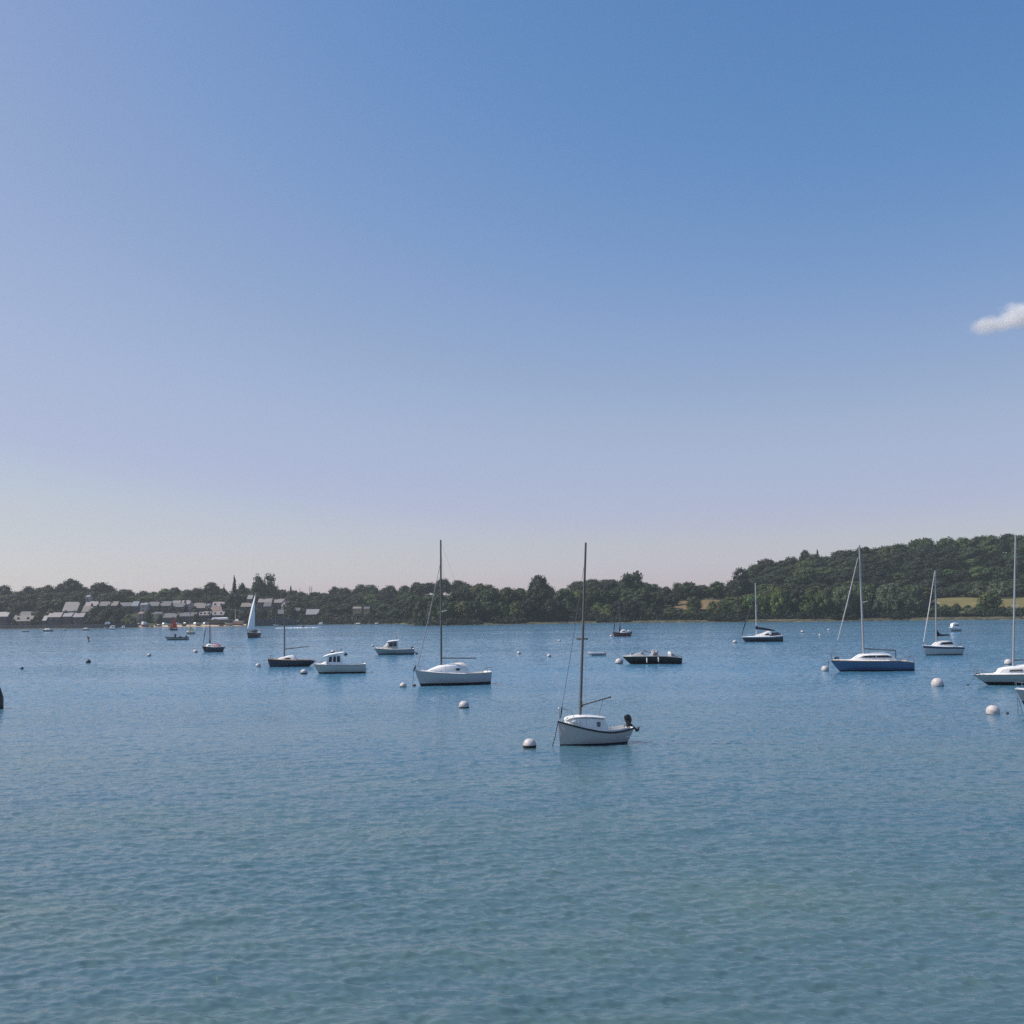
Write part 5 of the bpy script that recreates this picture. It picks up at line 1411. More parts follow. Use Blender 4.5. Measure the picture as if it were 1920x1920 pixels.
# ------------------------------------------------------------------ trees
def foliage(name, c, trans=.28):
    m = bpy.data.materials.new(name); m.use_nodes = True
    nt = m.node_tree; L = nt.links.new
    b = nt.nodes['Principled BSDF']; out = nt.nodes['Material Output']
    b.inputs['Roughness'].default_value = .65
    b.inputs['Specular IOR Level'].default_value = .25
    oi = nt.nodes.new('ShaderNodeObjectInfo')
    g = nt.nodes.new('ShaderNodeNewGeometry')
    n = nt.nodes.new('ShaderNodeTexNoise'); n.inputs['Scale'].default_value = .35; n.inputs['Detail'].default_value = 3
    L(g.outputs['Position'], n.inputs['Vector'])
    hs_ = nt.nodes.new('ShaderNodeHueSaturation')
    hs_.inputs['Color'].default_value = (*c, 1)
    m1 = nt.nodes.new('ShaderNodeMapRange'); m1.inputs['To Min'].default_value = .47; m1.inputs['To Max'].default_value = .525
    L(oi.outputs['Random'], m1.inputs['Value']); L(m1.outputs[0], hs_.inputs['Hue'])
    ad = nt.nodes.new('ShaderNodeMath'); ad.operation = 'MULTIPLY_ADD'; ad.inputs[1].default_value = 1.6; ad.inputs[2].default_value = -.3
    L(n.outputs['Fac'], ad.inputs[0])
    wh_ = nt.nodes.new('ShaderNodeTexWhiteNoise'); wh_.noise_dimensions = '1D'; L(oi.outputs['Random'], wh_.inputs['W'])
    m2 = nt.nodes.new('ShaderNodeMapRange'); m2.inputs['To Min'].default_value = .6; m2.inputs['To Max'].default_value = 1.5
    L(wh_.outputs['Value'], m2.inputs['Value'])
    mu = nt.nodes.new('ShaderNodeMath'); mu.operation = 'MULTIPLY'; mu.use_clamp = False
    ad2 = nt.nodes.new('ShaderNodeMath'); ad2.operation = 'ADD'; ad2.inputs[1].default_value = .45; L(ad.outputs[0], ad2.inputs[0])
    L(ad2.outputs[0], mu.inputs[0]); L(m2.outputs[0], mu.inputs[1]); L(mu.outputs[0], hs_.inputs['Value'])
    L(hs_.outputs[0], b.inputs['Base Color'])
    tr = nt.nodes.new('ShaderNodeBsdfTranslucent'); L(hs_.outputs[0], tr.inputs['Color'])
    mx = nt.nodes.new('ShaderNodeMixShader'); mx.inputs[0].default_value = trans
    L(b.outputs[0], mx.inputs[1]); L(tr.outputs[0], mx.inputs[2]); L(mx.outputs[0], out.inputs['Surface'])
    return m
FOL = {
    'dark': foliage('dark_evergreen_leaves', (.024, .034, .02)),
    'deep': foliage('deep_green_leaves', (.04, .056, .024)),
    'mid': foliage('summer_green_leaves', (.052, .08, .027)),
    'olive': foliage('olive_green_leaves', (.078, .095, .032)),
    'light': foliage('fresh_green_leaves', (.09, .13, .036)),
    'willow': foliage('silvery_willow_leaves', (.085, .105, .058)),
    'rust': foliage('rusty_brown_leaves', (.11, .07, .04)),
}
BARK = mat('grey_bark', (.07, .06, .05), .95, var=.3, scale=3)

def crown_mesh(name, lobes, n, leaf, seed, core=.72, droop=0.0, spike=0.0):
    """lobes (x, y, z, r, rz): leaf-sized faces scattered over and inside each lobe, with gaps between lobes"""
    r = np.random.default_rng(seed)
    Lb = np.array(lobes); area = Lb[:, 3] * Lb[:, 4]; pr = area / area.sum()
    idx = r.choice(len(Lb), n, p=pr)
    d = r.normal(size=(n, 3)); d /= np.linalg.norm(d, axis=1)[:, None]
    rad = 0.62 + .46 * r.random(n) ** .55 + .10 * np.sin(d[:, 0] * 7 + idx) * np.sin(d[:, 2] * 6 + idx * 2)
    p = np.stack([Lb[idx, 0] + d[:, 0] * rad * Lb[idx, 3], Lb[idx, 1] + d[:, 1] * rad * Lb[idx, 3], Lb[idx, 2] + d[:, 2] * rad * Lb[idx, 4]], 1)
    keep = np.ones(n, bool)
    for L_ in Lb:
        q = np.sqrt(((p[:, 0] - L_[0]) / L_[3]) ** 2 + ((p[:, 1] - L_[1]) / L_[3]) ** 2 + ((p[:, 2] - L_[2]) / L_[4]) ** 2)
        keep &= q > .55
    keep &= p[:, 2] > 0.0
    p, d = p[keep], d[keep]; n = len(p)
    nn = d + r.normal(size=(n, 3)) * .55; nn[:, 2] += .25; nn /= np.linalg.norm(nn, axis=1)[:, None]
    a = np.cross(nn, r.normal(size=(n, 3))); a /= np.linalg.norm(a, axis=1)[:, None]
    b_ = np.cross(nn, a)
    s = leaf * (.6 + .9 * r.random(n))[:, None]
    asp = (.55 + .4 * r.random(n))[:, None]
    vs_ = np.stack([p - a * s, p + b_ * s * asp, p + a * s, p - b_ * s * asp], 1).reshape(-1, 3)
    vs_[:, 2] = np.maximum(vs_[:, 2], -.02)
    fs_ = [tuple(range(4 * i, 4 * i + 4)) for i in range(n)]
    vl = [tuple(v) for v in vs_]
    mb = MB(); mb.v = vl; mb.f = fs_
    for L_ in Lb:
        mb.ell((L_[0], L_[1], max(L_[2], L_[4] * core * .9)), (L_[3] * core, L_[3] * core, L_[4] * core), 7, 5)
    me = bpy.data.meshes.new(name); me.from_pydata(mb.v, [], mb.f)
    me.materials.append(FOL['mid'])
    return me
def trunk_mesh(name, h, r, seed, limbs=5, spread=.3):
    rr = random.Random(seed); mb = MB()
    top = (rr.uniform(-.03, .03), rr.uniform(-.03, .03), h)
    mb.tube([(0, 0, -.12), (0, 0, .02), (top[0] * .4, top[1] * .4, h * .5), top], [r * 1.5, r * 1.05, r * .8, r * .35], 7)
    for i in range(limbs):
        a = 2 * math.pi * i / limbs + rr.random(); z = h * rr.uniform(.35, .75)
        e = (math.cos(a) * spread * rr.uniform(.6, 1), math.sin(a) * spread * rr.uniform(.6, 1), min(z + rr.uniform(.12, .3), .95))
        mb.tube([(0, 0, z), (e[0] * .5, e[1] * .5, z + (e[2] - z) * .4), e], [r * .5, r * .32, r * .12], 5)
    me = bpy.data.meshes.new(name); me.from_pydata(mb.v, [], mb.f); me.materials.append(BARK)
    return me
def ring_lobes(seed, n, rbase, shape, zc, zh):
    rr = random.Random(seed); out = []
    for i in range(n):
        a = 2.39996 * i + rr.uniform(-.3, .3)
        k = (i + .5) / n
        z = zc + zh * (2 * k - 1) * .72
        w = shape(k)
        r = rbase * rr.uniform(.75, 1.25) * (.7 + .5 * w)
        dist = max(0, .5 * w - r * .75)
        out.append((math.cos(a) * dist, math.sin(a) * dist, min(max(z, r * .9), 1 - r * .95), r, r * rr.uniform(.85, 1.1)))
    return out
PROTO = {}
def proto(kind, lobes, n, leaf, seed, th=.55, tr=.022, core=.72, limbs=5, spread=.3):
    PROTO.setdefault(kind, []).append((crown_mesh('crown', lobes, n, leaf, seed, core), trunk_mesh('trunk', th, tr, seed, limbs, spread)))
rnd = lambda k: math.sin(math.pi * min(1, .18 + .82 * (1 - k) ** .8 * 1.0)) if k > .4 else .8 + .5 * k
for sd in range(5):     # broad round broadleaf trees, foliage nearly to the ground
    proto('round', ring_lobes(40 + sd, 15 + sd, .2, lambda k: (1 - (2 * k - .85) ** 2 * .62), .52, .55), 1700, .034, 100 + sd)
for sd in range(3):     # wide spreading trees
    proto('wide', ring_lobes(60 + sd, 17, .17, lambda k: (1 - (1.9 * k - .8) ** 2 * .5), .55, .5), 1800, .032, 200 + sd)
for sd in range(3):     # shrubs and low waterside trees
    proto('bush', ring_lobes(80 + sd, 12, .24, lambda k: (1 - .75 * k ** 2), .4, .55), 1300, .042, 300 + sd, th=.4)
for sd in range(2):     # loose tall trees with sky holes
    proto('loose', ring_lobes(90 + sd, 13, .13, lambda k: (.75 + .35 * math.sin(3 * k)), .6, .5), 1100, .03, 400 + sd, core=.5, th=.8, spread=.35)
proto('poplar', [(random.Random(i).uniform(-.03, .03), random.Random(i + 9).uniform(-.03, .03), .06 + .86 * i / 11, .17 * math.sin(math.pi * (.16 + .8 * i / 11)) + .03, .10) for i in range(12)], 1000, .03, 500, th=.7)
_pl = [(.0, 0, .88, .24, .11), (-.2, .05, .8, .2, .11), (.2, -.04, .82, .21, .11), (.33, .03, .68, .16, .11), (-.33, -.02, .66, .15, .09), (-.1, -.12, .68, .13, .1), (.14, .15, .66, .14, .1), (-.4, .02, .46, .14, .07), (.36, 0, .5, .15, .1), (0, -.1, .3, .3, .2), (-.25, .1, .2, .25, .2), (.25, .1, .2, .25, .2)]
proto('umbrella_pine', _pl, 1200, .026, 600, core=.6, th=.86, tr=.03, limbs=8, spread=.36)
proto('conifer', [(0.02 * math.sin(i * 2), .02 * math.cos(i * 3), .08 + .86 * i / 9, .36 * (1 - i / 9.6), .07) for i in range(10)], 1200, .034, 700, th=.9, limbs=0)
_tl = [(-.2, 0, .8, .24, .15), (.2, 0, .84, .25, .15), (-.1, .1, .62, .25, .17), (.2, -.05, .6, .26, .16), (0, 0, .36, .36, .22), (-.25, .05, .26, .26, .24), (.28, .05, .26, .26, .24)]
proto('twin', _tl, 1700, .034, 800, th=.75)

ZONES = [(-400, 70, 'above the low beige quay roof'), (70, 160, 'around the dark-fronted quay terrace'), (160, 262, 'by the upper terrace of grey roofs'), (262, 345, 'above the cream-fronted house'), (345, 430, 'behind the dormered waterside terrace'),
         (430, 510, 'around the white-sailed yacht'), (510, 600, 'near the lone pale roof'), (600, 690, 'above the cabin boat'), (690, 780, 'behind the fishing boat'), (780, 840, 'behind the tall sloop mast'),
         (840, 920, 'past the tall sloop boom'), (920, 1010, 'above the paired white buoys'), (1010, 1090, 'before the dayboat mast'), (1090, 1160, 'past the dayboat mast'), (1160, 1240, 'above the black powerboat'),
         (1240, 1330, 'by the tan field'), (1330, 1410, 'before the black sloop mast'), (1410, 1500, 'past the black sloop mast'), (1500, 1600, 'before the blue yacht mast'), (1600, 1690, 'past the blue yacht mast'),
         (1690, 1760, 'before the white yacht mast'), (1760, 1830, 'above the small white motorboat'), (1830, 2400, 'by the cream-grey yacht mast')]
ORD = 'first second third fourth fifth sixth seventh eighth ninth tenth eleventh twelfth'.split()
KINDW = {'round': 'round', 'wide': 'spreading', 'bush': 'bushy', 'loose': 'open-crowned', 'poplar': 'narrow poplar', 'umbrella_pine': 'umbrella-shaped pine', 'conifer': 'pointed conifer', 'twin': 'two-headed'}
TINTW = {'dark': 'blackish-green', 'deep': 'deep green', 'mid': 'mid-green', 'olive': 'olive', 'light': 'light green', 'willow': 'silvery-green', 'rust': 'rusty'}
TREES = []      # (px, row, kind, tint, root)
tr_rng = random.Random(77)
def tree(px, t, ytop, kind, tint, wpx, row, label=None, sink=0.0, hmin=2.5):
    Y = float(shoreY(px)) + t
    p = at_depth(px, Y); zg = ground(px, t) - sink
    h = max(z_at(px, ytop, Y) - zg, hmin)
    w = wpx * Y / F
    cm, tm = tr_rng.choice(PROTO[kind])
    r = thing('poplar' if kind == 'poplar' else 'pine_tree' if kind == 'umbrella_pine' else 'conifer' if kind == 'conifer' else 'shrub' if kind == 'bush' else 'tree', '', 'shrub' if kind == 'bush' else 'tree', (p.x, p.y, zg), tr_rng.uniform(0, 6.28) if kind not in ('twin', 'umbrella_pine') else 0.0)
    r.scale = (w, w, h)
    for nm, me in (('crown', cm), ('trunk', tm)):
        o = bpy.data.objects.new(nm, me); C.objects.link(o); o.parent = r
        if nm == 'crown':
            o.material_slots[0].link = 'OBJECT'
            o.material_slots[0].material = FOL[tint]
    if label:
        r['label'] = label; r['group'] = 'trees on the far shore'
    TREES.append((px, row, kind, tint, r, bool(label)))
    return r
def row(name, tops, t, dt, spacing, kinds, tints, wf=1.5, jit=.35, yj=3, x0=None, x1=None):
    xs_ = [a for a, _ in tops]; ys_ = [b_ for _, b_ in tops]
    px = x0 if x0 is not None else xs_[0]
    end = x1 if x1 is not None else xs_[-1]
    while px <= end:
        q = px + tr_rng.uniform(-jit, jit) * spacing
        y = np.interp(q, xs_, ys_) + tr_rng.uniform(-.4, 1) * yj
        tree(q, t + tr_rng.uniform(-1, 1) * dt, float(y), tr_rng.choice(kinds), tr_rng.choice(tints), spacing * wf * tr_rng.uniform(.85, 1.2), name)
        px += spacing * tr_rng.uniform(.85, 1.15)

RB = ['round', 'round', 'wide']
# wooded hill, from the foot to the skyline
hill_top = [(1415, 1062), (1428, 1050), (1440, 1046), (1450, 1048), (1470, 1047), (1500, 1044), (1510, 1036), (1520, 1032), (1534, 1042), (1560, 1038), (1585, 1031), (1610, 1028), (1640, 1024), (1670, 1020), (1700, 1013), (1730, 1009), (1760, 1007), (1790, 1007), (1815, 1004), (1850, 1003), (1875, 999), (1900, 1000), (1935, 1001)]
def lower(tops, f, base):
    return [(a, lerp(b_, np.interp(a, [1415, 1500, 1600, 1935], base), f)) for a, b_ in tops]
foot = [1102, 1098, 1092, 1092]
row('on the wooded skyline', hill_top, 285, 12, 27, ['round', 'wide', 'wide', 'wide'], ['deep', 'mid', 'mid', 'deep'], 1.5, .35, 4)
row('high on the wooded hill', lower(hill_top, .2, foot), 255, 10, 33, ['round', 'wide', 'wide'], ['deep', 'mid', 'deep', 'dark'], 1.6, .4, 8)
row('midway up the wooded hill', lower(hill_top, .42, foot), 222, 10, 34, ['round', 'wide', 'wide', 'loose'], ['dark', 'deep', 'mid'], 1.65, .4, 9)
row('low on the wooded hill', lower(hill_top, .66, foot), 190, 10, 33, ['round', 'wide', 'wide'], ['dark', 'deep', 'dark', 'mid'], 1.6, .4, 8)
row('at the wooded hill foot', lower(hill_top, .92, foot), 150, 8, 32, RB, ['dark', 'deep', 'mid'], 1.5, .3, 5)
tree(1390, 96, 1062, 'umbrella_pine', 'dark', 34, 'skyline', 'tall umbrella-shaped pine with sky showing between its branches, standing clear before the wooded hill')
tree(1513, 290, 1030, 'round', 'dark', 24, 'skyline', 'dark rounded tree bump on the skyline before the blue yacht mast')
tree(1537, 292, 1029, 'conifer', 'dark', 24, 'skyline', 'pointed dark conifer on the skyline next to the rounded bump')
tree(1440, 270, 1046, 'round', 'dark', 20, 'skyline', 'dark treetop at the steep end of the wooded hill skyline')
tree(1857, 31, 1108, 'round', 'olive', 42, 'field', 'round olive-green tree standing alone at the hay field edge')
for px_, y_, w_, tn_ in ((1752, 1128, 26, 'deep'), (1772, 1133, 22, 'mid'), (1793, 1131, 24, 'olive'), (1815, 1133, 24, 'deep'), (1836, 1130, 24, 'mid'), (1880, 1137, 22, 'deep'), (1902, 1141, 24, 'mid')):
    tree(px_, 22, y_, 'bush', tn_, w_, 'in the hedge below the hay field')
# hedge behind the hay field and trees in front of it
row('in the hay field hedge', [(1745, 1102), (1800, 1096), (1850, 1090), (1890, 1092), (1935, 1098)], 118, 5, 22, ['round', 'bush'], ['deep', 'mid', 'willow'], 1.5, .3, 4)
# waterside rows
shore_tops = [(788, 1122), (800, 1130), (850, 1128), (950, 1124), (1000, 1126), (1040, 1122), (1090, 1124), (1105, 1142), (1125, 1140), (1150, 1126), (1200, 1122), (1250, 1132), (1268, 1142), (1290, 1131), (1320, 1143), (1345, 1142), (1365, 1122), (1395, 1118), (1420, 1112), (1440, 1103), (1470, 1094), (1490, 1102), (1530, 1108), (1560, 1100), (1610, 1096), (1650, 1102), (1690, 1090), (1725, 1096), (1742, 1108), (1756, 1136), (1800, 1139), (1850, 1140), (1935, 1147)]
row('in the waterside row', shore_tops, 20, 4, 23, ['bush', 'round', 'bush', 'wide'], ['deep', 'mid', 'deep', 'dark', 'olive'], 1.55, .3, 4, x1=1255)
row('in the waterside row', shore_tops, 20, 4, 25, ['bush', 'round', 'bush', 'wide', 'loose'], ['willow', 'mid', 'willow', 'light', 'olive', 'deep'], 1.55, .35, 6, x0=1268)
row('in the second waterside row', [(1365, 1116), (1420, 1108), (1450, 1100), (1500, 1100), (1600, 1094), (1640, 1098), (1700, 1092), (1735, 1102)], 48, 6, 30, ['round', 'bush', 'wide', 'loose'], ['mid', 'willow', 'olive', 'willow'], 1.5, .35, 6)
# headland
row('in the second waterside row', [(782, 1124), (800, 1114), (850, 1106), (880, 1106), (905, 1100), (940, 1104), (1000, 1106), (1080, 1102), (1150, 1102), (1190, 1100), (1250, 1108)], 52, 8, 25, RB, ['deep', 'mid', 'olive', 'deep', 'deep', 'olive'], 1.5, .3, 5)
row('on the headland skyline', [(872, 1100), (905, 1095), (925, 1103), (940, 1100), (975, 1102), (1030, 1100), (1060, 1099), (1120, 1096), (1160, 1090), (1215, 1090), (1240, 1103), (1260, 1096), (1300, 1092), (1330, 1098), (1350, 1088), (1375, 1085), (1410, 1086)], 108, 8, 25, RB, ['deep', 'mid', 'deep', 'dark'], 1.5, .25, 4)
tree(1010, 90, 1077, 'round', 'dark', 44, 'skyline', 'big dark round tree standing above the headland wood before the dayboat mast')
tree(1186, 88, 1071, 'twin', 'deep', 46, 'skyline', 'tallest two-headed tree on the headland, above the red cutter')
tree(907, 80, 1094, 'wide', 'olive', 62, 'skyline', 'broad olive dome of a tree on the headland past the tall sloop')
tree(1122, 40, 1128, 'bush', 'light', 34, 'shore', 'bright light green bush in the waterside gap past the dayboat mast')
tree(1302, 30, 1117, 'round', 'mid', 30, 'shore', 'round mid-green tree standing right in front of the tan stubble field')
tree(1336, 28, 1126, 'bush', 'olive', 26, 'shore', 'olive shrub covering the far corner of the tan stubble field', hmin=3)
tree(1250, 70, 1099, 'round', 'deep', 30, 'skyline', 'deep green tree closing the gap before the tan stubble field')
tree(1262, 58, 1112, 'wide', 'dark', 28, 'slope', 'blackish spreading tree at the near edge of the tan stubble field')
tree(1278, 100, 1091, 'loose', 'deep', 34, 'skyline', 'dark open-crowned tree at the dip of the skyline above the black powerboat')
row('on the far low hill', [(790, 1092), (815, 1090), (828, 1085), (850, 1084), (870, 1087), (880, 1098), (900, 1106)], 270, 15, 22, RB, ['dark', 'deep'], 1.6, .25, 3)
row('on the far low hill', [(1085, 1090), (1100, 1085), (1115, 1083), (1140, 1085), (1180, 1087), (1210, 1092)], 280, 15, 24, RB, ['deep', 'mid'], 1.7, .25, 2)
# bay wood and the town's skyline
sky_l = [(-20, 1099), (5, 1096), (12, 1104), (22, 1109), (32, 1108), (36, 1099), (60, 1098), (68, 1103), (80, 1097), (100, 1092), (115, 1092), (126, 1085), (137, 1085), (145, 1096), (165, 1102), (178, 1096), (188, 1092), (200, 1097), (220, 1103), (250, 1104), (265, 1108), (295, 1107), (315, 1100), (340, 1102), (350, 1106), (362, 1100), (372, 1102), (380, 1093), (395, 1091), (408, 1101), (430, 1102), (448, 1103), (455, 1093), (462, 1102), (474, 1090), (484, 1085), (505, 1088), (515, 1104), (525, 1102), (560, 1109), (580, 1111), (612, 1108), (622, 1105), (628, 1097), (640, 1099), (655, 1103), (670, 1094), (685, 1096), (698, 1094), (715, 1103), (725, 1098), (745, 1094), (760, 1095), (790, 1090)]
row('on the skyline', sky_l, 185, 14, 22, RB, ['deep', 'dark', 'dark', 'mid'], 1.55, .25, 2.5)
row('below the skyline', [(-20, 1112), (40, 1112), (130, 1104), (200, 1108), (300, 1116), (420, 1116), (450, 1112), (540, 1116), (640, 1114), (780, 1108)], 140, 10, 26, RB, ['dark', 'deep', 'deep', 'mid'], 1.6, .3, 5)
row('halfway down the slope', [(-10, 1128), (40, 1124), (100, 1122), (118, 1122)], 92, 10, 25, RB, ['dark', 'deep'], 1.6, .3, 6)
row('halfway down the slope', [(545, 1126), (600, 1126), (660, 1120), (720, 1118), (790, 1112)], 96, 8, 25, RB, ['deep', 'mid', 'dark'], 1.6, .3, 5)
row('in the lower bay wood', [(548, 1138), (570, 1138), (600, 1136), (640, 1128), (655, 1132), (700, 1130), (780, 1118)], 62, 6, 24, RB, ['dark', 'deep', 'mid'], 1.6, .3, 5)
row('along the bay water', [(602, 1146), (640, 1146), (660, 1148), (700, 1146), (740, 1140), (784, 1132)], 24, 5, 23, ['bush', 'round'], ['dark', 'deep', 'dark'], 1.6, .3, 4)
tree(438.8, 165, 1079, 'poplar', 'dark', 20, 'skyline', 'tall dark columnar poplar on the town skyline before the white-sailed yacht')
tree(545, 165, 1098, 'poplar', 'deep', 14, 'skyline', 'short pointed poplar on the skyline past the white-sailed yacht')
tree(494, 160, 1075, 'loose', 'deep', 40, 'skyline', 'tall open-crowned tree with sky holes right above the white-sailed yacht')
tree(484, 158, 1084, 'round', 'deep', 30, 'skyline', 'shorter round tree leaning against the tall open-crowned tree')
tree(393, 178, 1091, 'round', 'dark', 34, 'skyline', 'dark round clump on the skyline behind the dormered terrace')
tree(453.5, 175, 1092, 'round', 'dark', 17, 'skyline', 'small dark oval tree just past the tall columnar poplar')
tree(419, 178, 1095, 'conifer', 'dark', 12, 'skyline', 'small pointed conifer tip before the tall columnar poplar')
tree(131, 185, 1084, 'round', 'dark', 38, 'skyline', 'highest dark tree clump over the dark-fronted quay terrace')
tree(187, 165, 1091, 'round', 'dark', 46, 'skyline', 'large dark rounded tree above the first upper-terrace houses')
tree(438, 105, 1110, 'round', 'dark', 36, 'slope', 'dark broad tree under the tall columnar poplar')
tree(141, 62, 1114, 'wide', 'olive', 26, 'slope', 'olive tree behind the tall steep grey roof')
# town gardens between the houses
for px, t, y, k, tn, w in ((20, 44, 1138, 'bush', 'olive', 30), (70, 30, 1144, 'bush', 'mid', 26), (95, 34, 1142, 'bush', 'olive', 30), (72, 22, 1153, 'bush', 'deep', 16), (110, 30, 1143, 'bush', 'deep', 22), (178, 40, 1138, 'round', 'dark', 30), (200, 30, 1140, 'round', 'dark', 36), (222, 34, 1139, 'round', 'dark', 26), (190, 22, 1150, 'bush', 'dark', 34), (170, 20, 1154, 'bush', 'dark', 24), (212, 20, 1154, 'bush', 'dark', 28), (240, 30, 1150, 'bush', 'light', 24), (248, 20, 1157, 'bush', 'deep', 26), (277, 40, 1142, 'bush', 'deep', 18), (308, 50, 1142, 'bush', 'deep', 24), (335, 50, 1141, 'bush', 'deep', 26), (365, 52, 1142, 'bush', 'olive', 22), (425, 50, 1140, 'round', 'deep', 24), (440, 40, 1142, 'round', 'dark', 26), (432, 26, 1151, 'bush', 'deep', 20), (458, 26, 1144, 'round', 'dark', 24), (475, 50, 1138, 'round', 'deep', 22), (490, 40, 1142, 'round', 'dark', 26), (512, 50, 1137, 'bush', 'mid', 18), (510, 24, 1148, 'bush', 'dark', 26), (545, 30, 1138, 'round', 'dark', 26), (545, 18, 1152, 'bush', 'dark', 26), (566, 20, 1151, 'bush', 'deep', 24), (590, 22, 1156, 'bush', 'dark', 26), (525, 20, 1154, 'bush', 'dark', 24), (470, 20, 1155, 'bush', 'dark', 26), (230, 62, 1136.5, 'bush', 'deep', 20), (205, 60, 1137, 'bush', 'dark', 24), (140, 30, 1144, 'bush', 'mid', 12), (10, 30, 1146, 'bush', 'dark', 20), (183, 70, 1134, 'bush', 'dark', 14), (203, 72, 1133, 'bush', 'deep', 12), (222, 72, 1133, 'bush', 'dark', 14), (243, 72, 1134.5, 'bush', 'deep', 12), (299, 70, 1134, 'bush', 'dark', 13), (322, 66, 1134, 'round', 'deep', 14), (346, 68, 1135, 'bush', 'dark', 13), (364, 66, 1136, 'round', 'dark', 12), (391, 56, 1139, 'round', 'deep', 13), (420, 66, 1132, 'round', 'dark', 14), (113, 30, 1150, 'round', 'dark', 12), (60, 14.5, 1160, 'bush', 'dark', 14), (26, 14.5, 1161, 'bush', 'dark', 12), (300, 30, 1151, 'bush', 'dark', 12), (334, 30, 1152, 'bush', 'deep', 12), (366, 30, 1151, 'bush', 'dark', 12), (396, 30, 1149, 'bush', 'dark', 8)):
    tree(px, t, y, k, tn, w, 'between the houses')

def finish_tree_labels():
    cells = {}
    for (px, rw, kind, tint, r, done) in TREES:
        if done: continue
        z = next(zz for zz in ZONES if zz[0] <= px < zz[1])[2]
        cells.setdefault((z, rw, kind, tint), []).append((px, r))
    for (z, rw, kind, tint), items in cells.items():
        items.sort(key=lambda q: q[0])
        for i, (px, r) in enumerate(items):
            pre = '' if len(items) == 1 else ORD[min(i, 11)] + ' '
            noun = KINDW[kind] + (' shrub' if kind == 'bush' else ' tree' if kind not in ('poplar', 'umbrella_pine', 'conifer') else '')
            noun = noun.replace('bushy shrub', 'leafy shrub')
            if kind == 'bush' and len((rw + z).split()) > 9: noun = 'shrub'
            r['label'] = (pre + TINTW[tint] + ' ' + noun + ' ' + rw + ' ' + z).strip()
            if len(r['label'].split()) > 16: print('LONG', r['label'])
            r['group'] = 'trees on the far shore'
finish_tree_labels()
print('TREES', len(TREES))

# low growth along the bank and between the trunks: nobody could count it
def undergrowth(name, label, spans, n, seed, hh, tint):
    r = np.random.default_rng(seed); V = []; 
    tot = sum(b_ - a for a, b_, _, _ in spans)
    for a, b_, t0, t1 in spans:
        k = int(n * (b_ - a) / tot)
        for _ in range(k):
            px = r.uniform(a, b_); t = r.uniform(t0, t1); q = land(px, t)
            h = hh * (.4 + .9 * r.random()) * (.5 + .5 * math.sin(px * .21) ** 2 + .3)
            for _2 in range(7):
                d = r.normal(size=3); d /= np.linalg.norm(d); d[2] = abs(d[2])
                c = np.array([q.x + d[0] * h * .8, q.y + d[1] * h * .8, q.z + d[2] * h])
                nn = d + r.normal(size=3) * .5; nn /= np.linalg.norm(nn)
                u_ = np.cross(nn, r.normal(size=3)); u_ /= np.linalg.norm(u_); w_ = np.cross(nn, u_); s = .32 + .5 * r.random()
                V += [c - u_ * s, c + w_ * s * .7, c + u_ * s, c - w_ * s * .7]
    V = np.array(V); nf = len(V) // 4
    me = bpy.data.meshes.new(name); me.from_pydata([tuple(v) for v in V], [], [tuple(range(4 * i, 4 * i + 4)) for i in range(nf)])
    me.materials.append(FOL[tint]); o = bpy.data.objects.new(name, me); C.objects.link(o)
    o['kind'] = 'stuff'; o['label'] = label
    return o
undergrowth('undergrowth', 'dense dark undergrowth along the foot of the wooded bank', [(782, 1740, 11.5, 20), (1740, 1960, 12, 26), (560, 784, 1.5, 22), (782, 900, 1.0, 14), (470, 562, 4, 16), (930, 985, 4, 12), (1120, 1180, 3, 12), (1330, 1392, 4, 12), (1560, 1602, 5, 12), (1672, 1700, 5, 12)], 7600, 4, 2.6, 'dark')
undergrowth('brambles', 'scrub and brambles on the slopes between the trees', [(782, 1240, 24, 100), (1360, 1740, 24, 140), (-60, 160, 26, 150), (545, 790, 26, 150)], 5200, 9, 2.2, 'deep')
undergrowth('woodland_floor', 'shaded scrub on the wooded hill floor', [(1420, 1960, 140, 290)], 3600, 12, 2.6, 'dark')

# weed-covered stones along the tide line: nobody could count them
def rocks():
    r = np.random.default_rng(31); mb = MB()
    for a, b_, n in ((782, 900, 60), (900, 1960, 420), (470, 780, 90)):
        for _ in range(n):
            px = r.uniform(a, b_); t = r.normal() * 2.2 + 2.5 + 2.5 * math.sin(px * .05); t = min(max(t, -2), 11)
            if math.sin(px * .083) + math.sin(px * .031 + 1) < -.6: continue
            q = land(px, t); s_ = .25 + .5 * r.random() ** 2
            mb.ell((q.x, q.y, q.z + .05), (s_ * (1.2 + 1.6 * r.random()), s_, s_ * .55), 6, 4)
    o = mb.build('rocks', mat('weedy_tideline_stone', (.045, .042, .03), .95, var=.5, scale=.6))
    o['kind'] = 'stuff'; o['label'] = 'dark weed-covered stones strewn along the far tide line'
rocks()

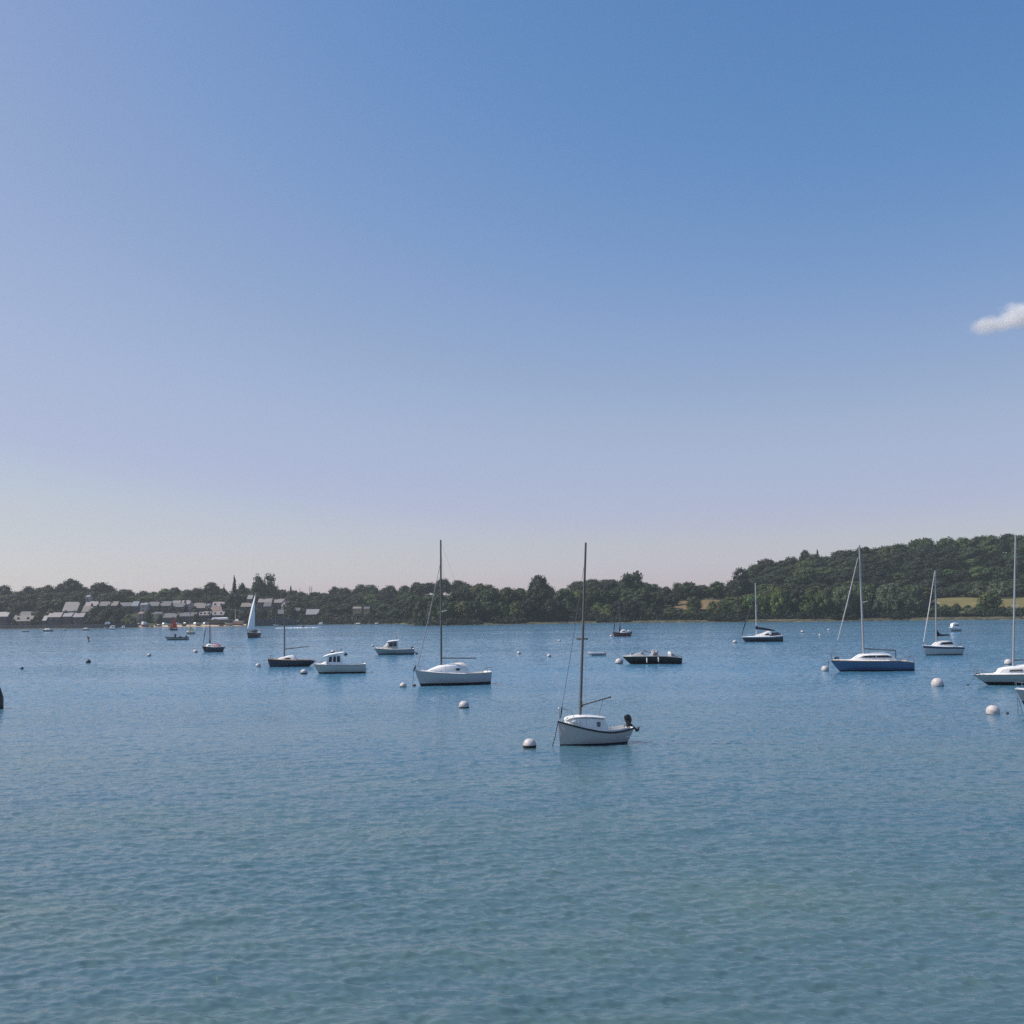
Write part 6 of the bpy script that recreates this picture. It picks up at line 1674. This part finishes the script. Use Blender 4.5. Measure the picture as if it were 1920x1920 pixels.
# ------------------------------------------------------------------ cloud
def make_cloud(px, py, dist, wpx, hpx, lobes, dens, label):
    d = ray(px, py).normalized()
    c = Vector((0, 0, CAMH)) + d * dist
    W, H = wpx * dist / F, hpx * dist / F
    mb = MB().ell((0, 0, 0), (1, 1, 1), 24, 14)
    m = bpy.data.materials.new('cloud_vapour'); m.use_nodes = True
    nt = m.node_tree; L = nt.links.new
    nt.nodes.remove(nt.nodes['Principled BSDF'])
    out = nt.nodes['Material Output']
    pv = nt.nodes.new('ShaderNodeVolumePrincipled'); pv.inputs['Color'].default_value = (1, 1, 1, 1)
    pv.inputs['Anisotropy'].default_value = .0
    tc = nt.nodes.new('ShaderNodeTexCoord')
    acc = None
    for (x, z, rx, rz) in lobes:
        mp = nt.nodes.new('ShaderNodeMapping'); mp.vector_type = 'POINT'
        mp.inputs['Location'].default_value = (-x / rx, 0, -z / rz); mp.inputs['Scale'].default_value = (1 / rx, 1.6, 1 / rz)
        L(tc.outputs['Object'], mp.inputs['Vector'])
        ln = nt.nodes.new('ShaderNodeVectorMath'); ln.operation = 'LENGTH'; L(mp.outputs[0], ln.inputs[0])
        sb = nt.nodes.new('ShaderNodeMath'); sb.operation = 'SUBTRACT'; sb.inputs[0].default_value = 1.0; L(ln.outputs['Value'], sb.inputs[1])
        if acc is None: acc = sb.outputs[0]
        else:
            mx = nt.nodes.new('ShaderNodeMath'); mx.operation = 'SMOOTH_MAX'; mx.inputs[2].default_value = .25; L(acc, mx.inputs[0]); L(sb.outputs[0], mx.inputs[1]); acc = mx.outputs[0]
    n = nt.nodes.new('ShaderNodeTexNoise'); n.inputs['Scale'].default_value = 2.6; n.inputs['Detail'].default_value = 4
    mp = nt.nodes.new('ShaderNodeMapping'); mp.inputs['Scale'].default_value = (1.6, 1, .8); L(tc.outputs['Object'], mp.inputs['Vector']); L(mp.outputs[0], n.inputs['Vector'])
    a1 = nt.nodes.new('ShaderNodeMath'); a1.operation = 'MULTIPLY_ADD'; a1.inputs[1].default_value = 1.1; L(n.outputs['Fac'], a1.inputs[0]); L(acc, a1.inputs[2])
    mr = nt.nodes.new('ShaderNodeMapRange'); mr.interpolation_type = 'SMOOTHSTEP'
    mr.inputs['From Min'].default_value = .62; mr.inputs['From Max'].default_value = 1.3; mr.inputs['To Min'].default_value = 0; mr.inputs['To Max'].default_value = dens
    L(a1.outputs[0], mr.inputs['Value']); L(mr.outputs[0], pv.inputs['Density']); L(pv.outputs[0], out.inputs['Volume'])
    o = mb.build('cloud', m)
    o.location = c; o.scale = (W / 2, W / 2.4, H / 2)
    o.rotation_euler = (0, 0, math.atan2(-d.x, d.y))
    return tag(o, label, 'cloud', kind='thing')
make_cloud(1928, 592, 2600, 235, 86, [(-.45, -.17, .42, .3), (-.1, .08, .38, .55), (.34, -.02, .6, .44)], .03, 'small soft white cloud over the wooded hill, cut by the edge of the view')

# ------------------------------------------------------------------ haze
hz = MB().box(-1750, 1750, -120, 1700, -5.0, 95).build('haze', bpy.data.materials.new('summer_haze'), smooth=False)
hm = hz.data.materials[0]; hm.use_nodes = True
hm.node_tree.nodes.remove(hm.node_tree.nodes['Principled BSDF'])
pv = hm.node_tree.nodes.new('ShaderNodeVolumePrincipled')
pv.inputs['Color'].default_value = (.95, .95, .93, 1)
pv.inputs['Density'].default_value = 0.00012
pv.inputs['Anisotropy'].default_value = 0.3
hm.node_tree.links.new(pv.outputs[0], hm.node_tree.nodes['Material Output'].inputs['Volume'])
hz['kind'] = 'stuff'; hz['label'] = 'thin blue summer haze over the estuary'
hz.display_type = 'BOUNDS'
